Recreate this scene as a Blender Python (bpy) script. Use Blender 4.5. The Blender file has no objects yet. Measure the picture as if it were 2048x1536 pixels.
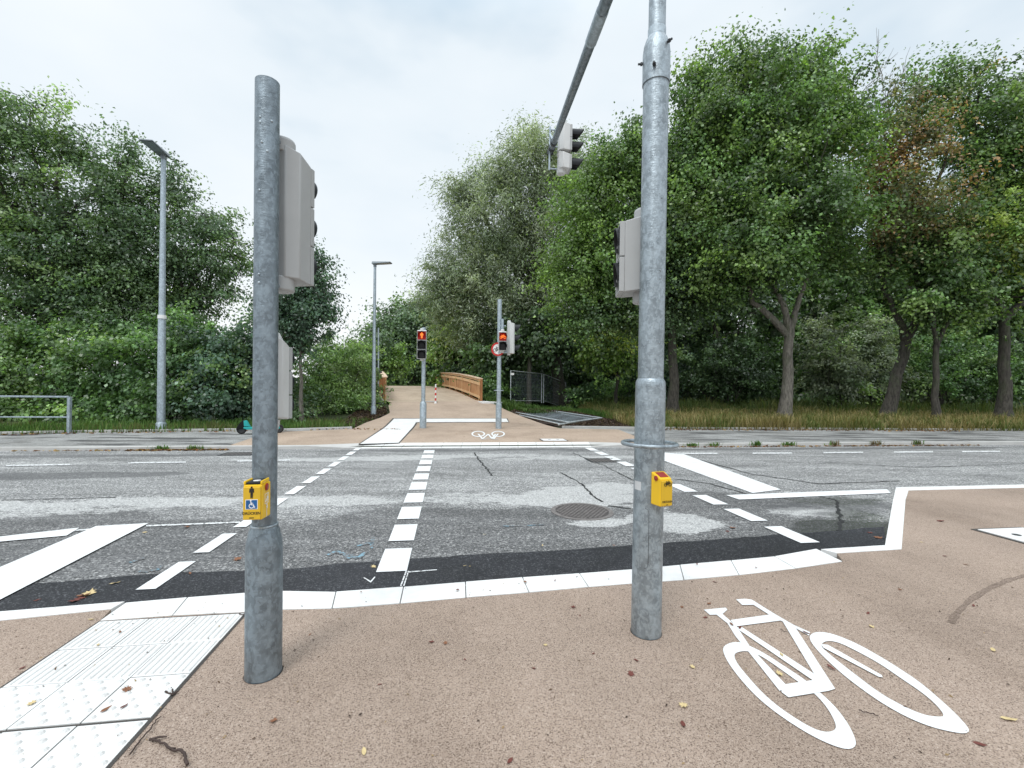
import bpy, bmesh, math, random
import numpy as np
from mathutils import Vector, Matrix
random.seed(7)
SC = bpy.context.scene
COL = SC.collection
PI = math.pi

# ------------------------------------------------------------------ camera
F = 900.0; CX, CY = 1024.0, 768.0            # focal length and centre in pixels of the 2048 px wide photograph
PITCH = math.radians(0.35); ROLL = math.radians(0.70)
CAM = Vector((0, 0, 1.4))
fwd = Vector((0, math.cos(PITCH), math.sin(PITCH)))
up0 = Vector((0, -math.sin(PITCH), math.cos(PITCH)))
rgt = Vector((1, 0, 0)) * math.cos(ROLL) + up0 * math.sin(ROLL)
upv = up0 * math.cos(ROLL) - Vector((1, 0, 0)) * math.sin(ROLL)
cd = bpy.data.cameras.new('camera'); co = bpy.data.objects.new('camera', cd); COL.objects.link(co)
cd.sensor_width = 36; cd.sensor_fit = 'HORIZONTAL'; cd.lens = F / 2048 * 36; cd.clip_end = 3000; cd.clip_start = 0.05
m = Matrix((rgt, upv, -fwd)).transposed().to_4x4(); m.translation = CAM; co.matrix_world = m
SC.camera = co

# ------------------------------------------------------------------ light
SUN_EL, SUN_AZ = math.radians(58), math.radians(205)
W = bpy.data.worlds.new('World'); SC.world = W; W.use_nodes = True
nt = W.node_tree; nt.nodes.clear()
def nd(t, typ, **kw):
    n = t.nodes.new(typ)
    for k, v in kw.items(): setattr(n, k, v)
    return n
out = nd(nt, 'ShaderNodeOutputWorld')
sky = nd(nt, 'ShaderNodeTexSky'); sky.sky_type = 'NISHITA'; sky.sun_disc = False
sky.sun_elevation = SUN_EL; sky.sun_rotation = SUN_AZ
bg1 = nd(nt, 'ShaderNodeBackground'); bg1.inputs[1].default_value = 0.10
nt.links.new(sky.outputs[0], bg1.inputs[0])
tc = nd(nt, 'ShaderNodeTexCoord')
sep = nd(nt, 'ShaderNodeSeparateXYZ'); nt.links.new(tc.outputs['Generated'], sep.inputs[0])
mp = nd(nt, 'ShaderNodeMapping'); mp.inputs['Scale'].default_value = (1.0, 1.0, 2.2); mp.inputs['Location'].default_value = (0.35, 0.1, 0.2)
nt.links.new(tc.outputs['Generated'], mp.inputs[0])
nz = nd(nt, 'ShaderNodeTexNoise'); nz.inputs['Scale'].default_value = 1.5; nz.inputs['Detail'].default_value = 5; nz.inputs['Roughness'].default_value = 0.5
nt.links.new(mp.outputs[0], nz.inputs[0])
cr = nd(nt, 'ShaderNodeValToRGB')
cr.color_ramp.elements[0].position = 0.33; cr.color_ramp.elements[0].color = (0.56, 0.69, 0.80, 1)
cr.color_ramp.elements[1].position = 0.66; cr.color_ramp.elements[1].color = (0.90, 0.95, 0.985, 1)
e = cr.color_ramp.elements.new(0.48); e.color = (0.81, 0.885, 0.94, 1)
nt.links.new(nz.outputs[0], cr.inputs[0])
# an overcast sky: about twice as bright at the zenith as low down, and bright where the cloud thins at the horizon
el = nd(nt, 'ShaderNodeMapRange'); el.interpolation_type = 'SMOOTHSTEP'
el.inputs[1].default_value = 0.60; el.inputs[2].default_value = 1.0; el.inputs[3].default_value = 1.0; el.inputs[4].default_value = 2.4
nt.links.new(sep.outputs[2], el.inputs[0])
hz = nd(nt, 'ShaderNodeMapRange'); hz.interpolation_type = 'SMOOTHSTEP'
hz.inputs[1].default_value = 0.08; hz.inputs[2].default_value = 0.27; hz.inputs[3].default_value = 0.9; hz.inputs[4].default_value = 0.0
nt.links.new(sep.outputs[2], hz.inputs[0])
mxh = nd(nt, 'ShaderNodeMixRGB'); nt.links.new(hz.outputs[0], mxh.inputs[0]); nt.links.new(cr.outputs[0], mxh.inputs[1]); mxh.inputs[2].default_value = (0.96, 0.985, 1.0, 1)
bg2 = nd(nt, 'ShaderNodeBackground')
nt.links.new(mxh.outputs[0], bg2.inputs[0]); nt.links.new(el.outputs[0], bg2.inputs[1])
mx = nd(nt, 'ShaderNodeMixShader'); mx.inputs[0].default_value = 0.93
nt.links.new(bg1.outputs[0], mx.inputs[1]); nt.links.new(bg2.outputs[0], mx.inputs[2]); nt.links.new(mx.outputs[0], out.inputs[0])
sl = bpy.data.lights.new('sun', 'SUN'); sl.energy = 1.5; sl.angle = math.radians(20); sl.color = (1.0, 0.985, 0.96)
so = bpy.data.objects.new('sun', sl); COL.objects.link(so)
sd = Vector((math.sin(SUN_AZ) * math.cos(SUN_EL), math.cos(SUN_AZ) * math.cos(SUN_EL), math.sin(SUN_EL)))
so.rotation_euler = (-sd).to_track_quat('-Z', 'Y').to_euler()
SC.view_settings.view_transform = 'Standard'; SC.view_settings.look = 'None'
SC.view_settings.exposure = 0.13; SC.view_settings.gamma = 1; SC.view_settings.use_curve_mapping = False
SC.cycles.max_bounces = 6; SC.cycles.diffuse_bounces = 3; SC.cycles.glossy_bounces = 3; SC.cycles.transmission_bounces = 4

# ------------------------------------------------------------------ where a point of the photograph lies in the place
def ray(px, py):
    return rgt * ((px - CX) / F) + upv * (-(py - CY) / F) + fwd
def G(px, py, z=0.0):                          # on the level z
    d = ray(px, py); return CAM + d * ((z - CAM.z) / d.z)
RA, RB = -0.0143, -0.0052                      # the carriageway falls gently to the far gutter
def road_z(y): return RA + RB * y
def RD(px, py, dz=0.0):
    d = ray(px, py); t = (RA + dz - CAM.z) / (d.z - RB * d.y); return CAM + d * t
def AT(px, py, Y):                             # at depth Y
    d = ray(px, py); return CAM + d * (Y / d.y)
U = Vector((-0.14, 1, 0)).normalized()         # across the road
V = Vector((1, 0.14, 0)).normalized()          # along the road
def far_kerb_y(x): return 10.85 + 0.14 * x
BD = Vector((-0.305, 0.952, 0)).normalized(); BN = Vector((0.952, 0.305, 0)).normalized()
B0 = Vector((-1.73, 24.8, 0))                  # foot of the first post of the right railing
def path_z(p):
    s = (Vector((p[0], p[1], 0)) - B0).dot(BD)
    if s < -9: return 0.0
    if s < 0: return 0.60 * ((s + 9) / 9) ** 1.35
    if s < 18: return 0.60 + 0.082 * s - 0.00228 * s * s
    return 1.337 + 0.004 * (s - 18)
def PT(px, py):
    d = ray(px, py); lo, hi = 2.0, 60.0
    t = lo
    while t < hi:
        p = CAM + d * t
        if p.z <= path_z(p): break
        t += 0.05
    return CAM + d * t

# ------------------------------------------------------------------ materials
def new_mat(name):
    mt = bpy.data.materials.new(name); mt.use_nodes = True
    b = mt.node_tree.nodes['Principled BSDF']; return mt, mt.node_tree, b
def link(t, a, b): t.links.new(a, b)
def coords(t, scale=(1, 1, 1), kind='Object'):
    c = nd(t, 'ShaderNodeTexCoord'); mpp = nd(t, 'ShaderNodeMapping'); mpp.inputs['Scale'].default_value = scale
    link(t, c.outputs[kind], mpp.inputs[0]); return mpp.outputs[0]
def noise(t, vec, scale, detail=4, rough=0.6):
    n = nd(t, 'ShaderNodeTexNoise'); n.inputs['Scale'].default_value = scale; n.inputs['Detail'].default_value = detail; n.inputs['Roughness'].default_value = rough
    link(t, vec, n.inputs[0]); return n.outputs[0]
def voro(t, vec, scale, feature='F1', out='Color'):
    n = nd(t, 'ShaderNodeTexVoronoi'); n.inputs['Scale'].default_value = scale; n.feature = feature
    link(t, vec, n.inputs[0]); return n.outputs[out]
def ramp(t, fac, stops):
    r = nd(t, 'ShaderNodeValToRGB'); el_ = r.color_ramp.elements
    while len(el_) > 1: el_.remove(el_[0])
    el_[0].position = stops[0][0]; el_[0].color = (*stops[0][1], 1)
    for p, c in stops[1:]:
        q = el_.new(p); q.color = (*c, 1)
    link(t, fac, r.inputs[0]); return r.outputs[0]
def mix(t, fac, a, b, mode='MIX'):
    n = nd(t, 'ShaderNodeMixRGB'); n.blend_type = mode
    for i, v in ((0, fac), (1, a), (2, b)):
        if hasattr(v, 'is_linked') or isinstance(v, bpy.types.NodeSocket): link(t, v, n.inputs[i])
        elif i == 0: n.inputs[0].default_value = v
        else: n.inputs[i].default_value = (*v, 1)
    return n.outputs[0]
def rng(t, v, a, b, c=0.0, d=1.0):
    n = nd(t, 'ShaderNodeMapRange'); link(t, v, n.inputs[0])
    for i, q in enumerate((a, b, c, d)): n.inputs[i + 1].default_value = q
    return n.outputs[0]
def mathn(t, op, a, b):
    n = nd(t, 'ShaderNodeMath'); n.operation = op
    for i, v in enumerate((a, b)):
        if isinstance(v, bpy.types.NodeSocket): link(t, v, n.inputs[i])
        else: n.inputs[i].default_value = v
    return n.outputs[0]
def bump(t, b, h, strength, dist=0.01):
    n = nd(t, 'ShaderNodeBump'); n.inputs['Strength'].default_value = strength; n.inputs['Distance'].default_value = dist
    link(t, h, n.inputs['Height']); link(t, n.outputs[0], b.inputs['Normal'])
def grey(c): return (c, c, c)

def mat_plain(name, col, rough=0.5, metal=0.0, var=0.12, scale=6.0, spec=0.5):
    mt, t, b = new_mat(name); v = coords(t)
    n = noise(t, v, scale, 5)
    lo = tuple(c * (1 - var) for c in col); hi = tuple(min(1, c * (1 + var)) for c in col)
    link(t, ramp(t, n, [(0.3, lo), (0.7, hi)]), b.inputs['Base Color'])
    b.inputs['Roughness'].default_value = rough; b.inputs['Metallic'].default_value = metal
    b.inputs['Specular IOR Level'].default_value = spec
    return mt
def mat_galv(name, base=(0.20, 0.24, 0.27), scale=34.0, contrast=0.27, rough=0.40):
    mt, t, b = new_mat(name); v = coords(t, (1, 1, 0.7))
    warp = nd(t, 'ShaderNodeTexNoise'); warp.inputs['Scale'].default_value = 30; warp.inputs['Detail'].default_value = 4; link(t, v, warp.inputs[0])
    vv = nd(t, 'ShaderNodeVectorMath'); vv.operation = 'MULTIPLY_ADD'; link(t, warp.outputs['Color'], vv.inputs[0]); vv.inputs[1].default_value = (.05, .05, .05); link(t, v, vv.inputs[2])
    s1 = nd(t, 'ShaderNodeSeparateColor'); link(t, voro(t, vv.outputs[0], scale, 'SMOOTH_F1'), s1.inputs[0])
    n2 = noise(t, v, 16, 6, 0.68); n3 = noise(t, coords(t, (1, 1, .35)), 4, 4, .6)
    mixv = mathn(t, 'ADD', mathn(t, 'ADD', mathn(t, 'MULTIPLY', s1.outputs[0], 0.28), mathn(t, 'MULTIPLY', n2, 0.62)), mathn(t, 'MULTIPLY', n3, .22))
    lo = tuple(c * (1 - contrast) for c in base); hi = tuple(min(1, c * (1 + contrast * 1.3)) for c in base)
    c0 = ramp(t, mixv, [(0.40, lo), (0.55, base), (0.72, hi)])
    s2 = nd(t, 'ShaderNodeSeparateColor'); link(t, voro(t, vv.outputs[0], scale * 2.1), s2.inputs[0])
    spots = ramp(t, mathn(t, 'ADD', mathn(t, 'MULTIPLY', s2.outputs[0], .5), mathn(t, 'MULTIPLY', noise(t, v, 20, 4, 0.6), .62)), [(0.62, grey(0)), (0.66, grey(1))])
    c1 = mix(t, mathn(t, 'MULTIPLY', spots, 0.40), c0, tuple(min(1, c * 1.6) for c in base))
    link(t, c1, b.inputs['Base Color'])
    b.inputs['Metallic'].default_value = 0.6
    link(t, rng(t, n2, 0.3, 0.7, rough - 0.1, rough + 0.18), b.inputs['Roughness'])
    bump(t, b, noise(t, coords(t, (1, 1, 3.0)), 40, 5, .65), 0.45, 0.006)
    return mt
def mat_speckle(name, dark, mid, light, scale, big_lo=0.86, big_hi=1.12, rough=0.85, bstr=0.6, stain=None):
    mt, t, b = new_mat(name); v = coords(t)
    vc = nd(t, 'ShaderNodeSeparateColor'); link(t, voro(t, v, scale), vc.inputs[0])
    n1 = noise(t, v, scale * 0.45, 3, 0.7)
    f = mathn(t, 'ADD', mathn(t, 'MULTIPLY', vc.outputs[0], 0.6), mathn(t, 'MULTIPLY', n1, 0.4))
    c0 = ramp(t, f, [(0.20, dark), (0.34, tuple(a * .35 + c * .65 for a, c in zip(dark, mid))), (0.46, mid), (0.66, mid), (0.84, light)])
    n2 = noise(t, v, 0.9, 6, 0.6)
    br = ramp(t, n2, [(0.3, grey(big_lo)), (0.7, grey(big_hi))])
    c1 = mix(t, 1.0, c0, br, 'MULTIPLY')
    n3 = noise(t, coords(t, (.22, 1.6, 1)), 1.9, 5, 0.55)
    n4 = noise(t, coords(t, (1, .6, 1)), .55, 7, .68); c1 = mix(t, 1.0, c1, ramp(t, n4, [(.36, (.80, .785, .77)), (.5, grey(1)), (.66, (1.07, 1.07, 1.08))]), 'MULTIPLY')
    if stain:
        c1 = mix(t, ramp(t, n3, [(0.53, grey(0)), (0.56, grey(0.85))]), c1, stain)
    link(t, c1, b.inputs['Base Color']); b.inputs['Roughness'].default_value = rough; b.inputs['Specular IOR Level'].default_value = 0.35
    bump(t, b, f, bstr, 0.004)
    return mt
def mat_paint(name, col=(0.82, 0.83, 0.83), wear=0.0, rough=0.6):
    mt, t, b = new_mat(name); v = coords(t)
    n = noise(t, v, 4, 7, 0.7)
    c = ramp(t, n, [(0.30, tuple(x * 0.84 for x in col)), (0.58, col)])
    sp = ramp(t, noise(t, v, 70, 3, 0.7), [(0.25, grey(0.6)), (0.34, grey(0))])
    c = mix(t, sp, c, tuple(x * 0.5 for x in col))
    scr = ramp(t, noise(t, coords(t, (1, .25, 1)), 22, 5, 0.7), [(0.24, grey(.5)), (0.34, grey(0))])
    c = mix(t, scr, c, tuple(x * q for x, q in zip(col, (.62, .59, .55))))
    if wear > 0:
        w = ramp(t, noise(t, v, 26, 6, 0.75), [(0.36 + wear * 0.2, grey(1)), (0.41 + wear * 0.2, grey(0))])
        c = mix(t, w, c, (0.15, 0.15, 0.152))
    link(t, c, b.inputs['Base Color']); b.inputs['Roughness'].default_value = rough
    bump(t, b, noise(t, v, 180, 3), 0.2, 0.003)
    return mt
def mat_emit(name, col, strength):
    mt, t, b = new_mat(name)
    b.inputs['Base Color'].default_value = (*[c * 0.3 for c in col], 1)
    b.inputs['Emission Color'].default_value = (*col, 1); b.inputs['Emission Strength'].default_value = strength
    return mt
def mat_leaf(name, rough=0.36, trans=0.42, spec=0.6):
    mt, t, b = new_mat(name)
    at = nd(t, 'ShaderNodeAttribute'); at.attribute_name = 'tint'
    link(t, at.outputs['Color'], b.inputs['Base Color'])
    b.inputs['Roughness'].default_value = rough; b.inputs['Specular IOR Level'].default_value = spec
    tr = nd(t, 'ShaderNodeBsdfTranslucent')
    g = nd(t, 'ShaderNodeMixRGB'); g.blend_type = 'MULTIPLY'; g.inputs[0].default_value = 1
    link(t, at.outputs['Color'], g.inputs[1]); g.inputs[2].default_value = (1.15, 1.25, 0.6, 1)
    link(t, g.outputs[0], tr.inputs[0])
    ms = nd(t, 'ShaderNodeMixShader'); ms.inputs[0].default_value = trans
    link(t, b.outputs[0], ms.inputs[1]); link(t, tr.outputs[0], ms.inputs[2])
    link(t, ms.outputs[0], t.nodes['Material Output'].inputs[0])
    return mt
def mat_bark(name, a=(0.022, 0.019, 0.016), c=(0.09, 0.082, 0.068)):
    mt, t, b = new_mat(name); v = coords(t, (1, 1, 0.25))
    n = noise(t, v, 14, 7, 0.7)
    col = ramp(t, n, [(0.36, a), (0.62, c)]); col = mix(t, ramp(t, noise(t, coords(t, (1, 1, .5)), 2.5, 5, .65), [(.50, grey(0)), (.68, grey(.6))]), col, (0.06, 0.085, 0.035))
    link(t, col, b.inputs['Base Color']); b.inputs['Roughness'].default_value = 0.9
    bump(t, b, n, 0.8, 0.03); return mt
def mat_wood(name, a, c):
    mt, t, b = new_mat(name); v = coords(t, (1, 1, 0.15))
    n = noise(t, v, 9, 6, 0.65); n2 = noise(t, coords(t), 2.2, 2)
    col = mix(t, 0.45, ramp(t, n, [(0.3, a), (0.7, c)]), ramp(t, n2, [(0.35, a), (0.65, c)]))
    link(t, col, b.inputs['Base Color']); b.inputs['Roughness'].default_value = 0.65; return mt

M = {}
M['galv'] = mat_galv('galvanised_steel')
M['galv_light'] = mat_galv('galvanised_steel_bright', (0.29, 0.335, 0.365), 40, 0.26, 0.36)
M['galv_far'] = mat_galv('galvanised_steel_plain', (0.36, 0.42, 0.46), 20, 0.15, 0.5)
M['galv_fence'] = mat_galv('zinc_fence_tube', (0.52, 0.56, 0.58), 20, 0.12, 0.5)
M['housing'] = mat_plain('pale_grey_housing', (0.395, 0.405, 0.405), 0.5, 0, 0.06, 3)
M['housing_white'] = mat_plain('off_white_housing', (0.58, 0.59, 0.585), 0.5, 0, 0.05, 3)
M['black'] = mat_plain('black_plastic', (0.010, 0.010, 0.011), 0.5, spec=.2)
M['hood'] = mat_plain('dark_visor', (0.014, 0.016, 0.019), 0.5, spec=.3)
M['lens_off'] = mat_plain('unlit_lens', (0.02, 0.02, 0.022), 0.4, spec=.25)
M['yellow'] = mat_plain('yellow_casing', (0.80, 0.50, 0.015), 0.35, 0, 0.05)
M['yellow_panel'] = mat_plain('yellow_push_plate', (0.66, 0.41, 0.02), 0.4, 0, 0.05)
M['red_dot'] = mat_plain('dark_red_plastic', (0.30, 0.03, 0.025), 0.3)
M['blue_sign'] = mat_plain('blue_sign', (0.01, 0.10, 0.28), 0.4)
M['ink'] = mat_plain('black_ink', (0.015, 0.013, 0.01), 0.6)
M['white'] = mat_plain('white_enamel', (0.80, 0.80, 0.79), 0.45, 0, 0.05)
M['red'] = mat_plain('red_enamel', (0.55, 0.02, 0.02), 0.45, 0, 0.08)
M['sticker'] = mat_plain('grey_sticker', (0.55, 0.57, 0.58), 0.5)
M['dark_metal'] = mat_plain('dark_metal', (0.06, 0.065, 0.07), 0.5, 0.5)
M['teal'] = mat_plain('teal_paint', (0.02, 0.38, 0.38), 0.35)
M['rubber'] = mat_plain('black_rubber', (0.015, 0.015, 0.016), 0.7)
M['red_glow'] = mat_emit('red_lamp_glow', (0.42, 0.006, 0.002), 0.40)
M['figure_glow'] = mat_emit('lit_red_figure', (1.0, 0.22, 0.03), 1.35)
M['tan'] = mat_speckle('tan_fine_gravel_paving', (0.11, 0.073, 0.055), (0.355, 0.274, 0.217), (0.49, 0.40, 0.335), 250, 0.90, 1.10, 0.8, 0.7)
M['tan_far'] = mat_speckle('tan_paving_beyond_road', (0.30, 0.228, 0.172), (0.405, 0.312, 0.24), (0.50, 0.39, 0.31), 60, 0.90, 1.08, 0.85, 0.3)
M['tan_path'] = mat_speckle('pale_tan_path', (0.34, 0.27, 0.20), (0.42, 0.335, 0.25), (0.50, 0.41, 0.32), 50, 0.93, 1.05, 0.85, 0.3)
M['fresh_asphalt'] = mat_speckle('fresh_black_asphalt', (0.009, 0.009, 0.011), (0.022, 0.0225, 0.027), (0.12, 0.122, 0.13), 120, 0.8, 1.3, 0.55, 0.6)
M['pavement'] = mat_speckle('grey_asphalt_footway', (0.17, 0.17, 0.165), (0.29, 0.29, 0.28), (0.42, 0.42, 0.41), 55, 0.70, 1.2, 0.85, 0.4, stain=(0.05, 0.05, 0.05))
M['paint'] = mat_paint('white_road_paint', (0.76, 0.77, 0.77))
M['paint_worn'] = mat_paint('worn_white_paint', (0.74, 0.75, 0.75), 0.35)
M['white_slab'] = mat_paint('white_concrete_slab', (0.745, 0.74, 0.725))
M['stud'] = mat_paint('scuffed_shaded_relief', (0.62, 0.615, 0.60))  # greyer than the tiles: dirt plus the studs' shading, put into the colour
M['kerb'] = mat_paint('pale_kerb_stone', (0.52, 0.51, 0.49))
M['concrete'] = mat_plain('grey_concrete', (0.40, 0.39, 0.38), 0.85, 0, 0.2, 4)
M['concrete_white'] = mat_plain('pale_concrete', (0.66, 0.65, 0.64), 0.85, 0, 0.12, 4)
M['tar'] = mat_plain('tar_seam', (0.02, 0.02, 0.021), 0.6)
M['blue_spray'] = mat_paint('blue_spray_mark', (0.20, 0.36, 0.45), 0.80)
M['iron'] = mat_plain('cast_iron', (0.17, 0.155, 0.148), 0.7, 0.1, 0.35, 30)
M['joint'] = mat_plain('dark_joint', (0.06, 0.055, 0.05), 0.9)
M['wood'] = mat_wood('larch_planks', (0.34, 0.15, 0.055), (0.60, 0.33, 0.15))
M['wood_pale'] = mat_wood('pale_larch_board', (0.62, 0.37, 0.18), (0.76, 0.51, 0.28))
M['wood_cap'] = mat_wood('weathered_cap_board', (0.52, 0.36, 0.24), (0.70, 0.54, 0.40))
M['wood_post'] = mat_wood('brown_post', (0.25, 0.10, 0.035), (0.42, 0.19, 0.07))
M['bark'] = mat_bark('dark_bark'); M['bark_pale'] = mat_bark('pale_bark', (0.075, 0.068, 0.058), (0.23, 0.21, 0.18))
M['leaf'] = mat_leaf('leaves'); M['leaf_matt'] = mat_leaf('dry_blades', 0.7, 0.3, 0.2)
M['soil'] = mat_speckle('bark_mulch_soil', (0.018, 0.012, 0.010), (0.055, 0.038, 0.03), (0.17, 0.125, 0.10), 26, 0.8, 1.2, 0.95, 1.0)
M['grass_floor'] = mat_speckle('grassy_soil', (0.022, 0.028, 0.011), (0.045, 0.06, 0.022), (0.09, 0.10, 0.04), 14, 0.7, 1.3, 0.95, 1.0)
M['twig'] = mat_plain('dark_twig', (0.05, 0.032, 0.026), 0.8, 0, 0.3, 20)
M['leaf_brown'] = mat_plain('brown_dead_leaf', (0.20, 0.085, 0.04), 0.7, 0, 0.35, 30)
M['leaf_red'] = mat_plain('reddish_dead_leaf', (0.13, 0.035, 0.025), 0.7, 0, 0.35, 30)
M['leaf_pale'] = mat_plain('pale_yellow_dead_leaf', (0.55, 0.43, 0.22), 0.7, 0, 0.3, 30)
M['lid'] = mat_plain('worn_lid', (0.07, 0.062, 0.06), 0.7, 0.1, 0.3, 40)
M['panel'] = mat_plain('led_panel_underside', (0.22, 0.27, 0.30), 0.3, 0, 0.05)
M['lamp_shell'] = mat_plain('grey_lamp_shell', (0.20, 0.23, 0.25), 0.4, 0.3, 0.05)

def mat_road():
    mt, t, b = new_mat('worn_grey_asphalt'); v = coords(t)
    vc = nd(t, 'ShaderNodeSeparateColor'); link(t, voro(t, v, 85), vc.inputs[0])
    n1 = noise(t, v, 40, 3, 0.7)
    f = mathn(t, 'ADD', mathn(t, 'MULTIPLY', vc.outputs[0], 0.6), mathn(t, 'MULTIPLY', n1, 0.4))
    c0 = ramp(t, f, [(0.20, grey(0.05)), (0.38, (0.15, 0.152, 0.156)), (0.64, (0.225, 0.228, 0.232)), (0.74, (0.38, 0.38, 0.38)), (0.84, (0.62, 0.62, 0.61))])
    zn = nd(t, 'ShaderNodeAttribute'); zn.attribute_name = 'near'
    zf = mathn(t, 'ADD', zn.outputs['Fac'], mathn(t, 'MULTIPLY', mathn(t, 'SUBTRACT', noise(t, coords(t, (.7, 1.7, 1)), 8, 8, .8), .5), 2.4))
    c0 = mix(t, 1.0, c0, ramp(t, zf, [(0.45, (1.24, 1.23, 1.20)), (0.55, (0.76, 0.752, 0.74))]), 'MULTIPLY')
    stre = noise(t, coords(t, (0.30, 1.9, 1)), 1.7, 6, 0.62)
    c0 = mix(t, 1.0, c0, ramp(t, stre, [(0.3, grey(0.72)), (0.68, grey(1.25))]), 'MULTIPLY')
    blot = noise(t, coords(t, (0.55, 1.2, 1)), 0.9, 5, 0.6)
    c0 = mix(t, 1.0, c0, ramp(t, blot, [(0.35, grey(0.82)), (0.65, grey(1.12))]), 'MULTIPLY')
    at = nd(t, 'ShaderNodeAttribute'); at.attribute_name = 'wear'
    sp = nd(t, 'ShaderNodeSeparateColor'); link(t, at.outputs['Color'], sp.inputs[0])
    gr = noise(t, coords(t, (0.6, 1.7, 1)), 10, 9, 0.82)
    lightm = mathn(t, 'ADD', sp.outputs[0], mathn(t, 'MULTIPLY', mathn(t, 'SUBTRACT', gr, 0.5), 2.7))
    lm = rng(t, lightm, 0.47, 0.56, 0.0, 0.92)
    lightc = ramp(t, f, [(0.2, grey(0.24)), (0.45, (0.42, 0.42, 0.41)), (0.8, (0.60, 0.60, 0.59))])
    c1 = mix(t, lm, c0, lightc)
    darkm = mathn(t, 'ADD', sp.outputs[1], mathn(t, 'MULTIPLY', mathn(t, 'SUBTRACT', gr, 0.5), 0.9))
    dm = rng(t, darkm, 0.40, 0.66, 0.0, 0.62)
    c2 = mix(t, dm, c1, mix(t, 0.5, (0.05, 0.05, 0.052), (0.085, 0.087, 0.09)))
    link(t, c2, b.inputs['Base Color'])
    rr = mathn(t, 'SUBTRACT', 0.72, mathn(t, 'MULTIPLY', sp.outputs[2], 0.62))
    link(t, rr, b.inputs['Roughness']); b.inputs['Specular IOR Level'].default_value = 0.4
    bs = nd(t, 'ShaderNodeBump'); bs.inputs['Distance'].default_value = 0.005
    link(t, mathn(t, 'SUBTRACT', 0.75, mathn(t, 'MULTIPLY', sp.outputs[2], 0.68)), bs.inputs['Strength'])
    link(t, f, bs.inputs['Height']); link(t, bs.outputs[0], b.inputs['Normal'])
    return mt
M['road'] = mat_road()

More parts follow.
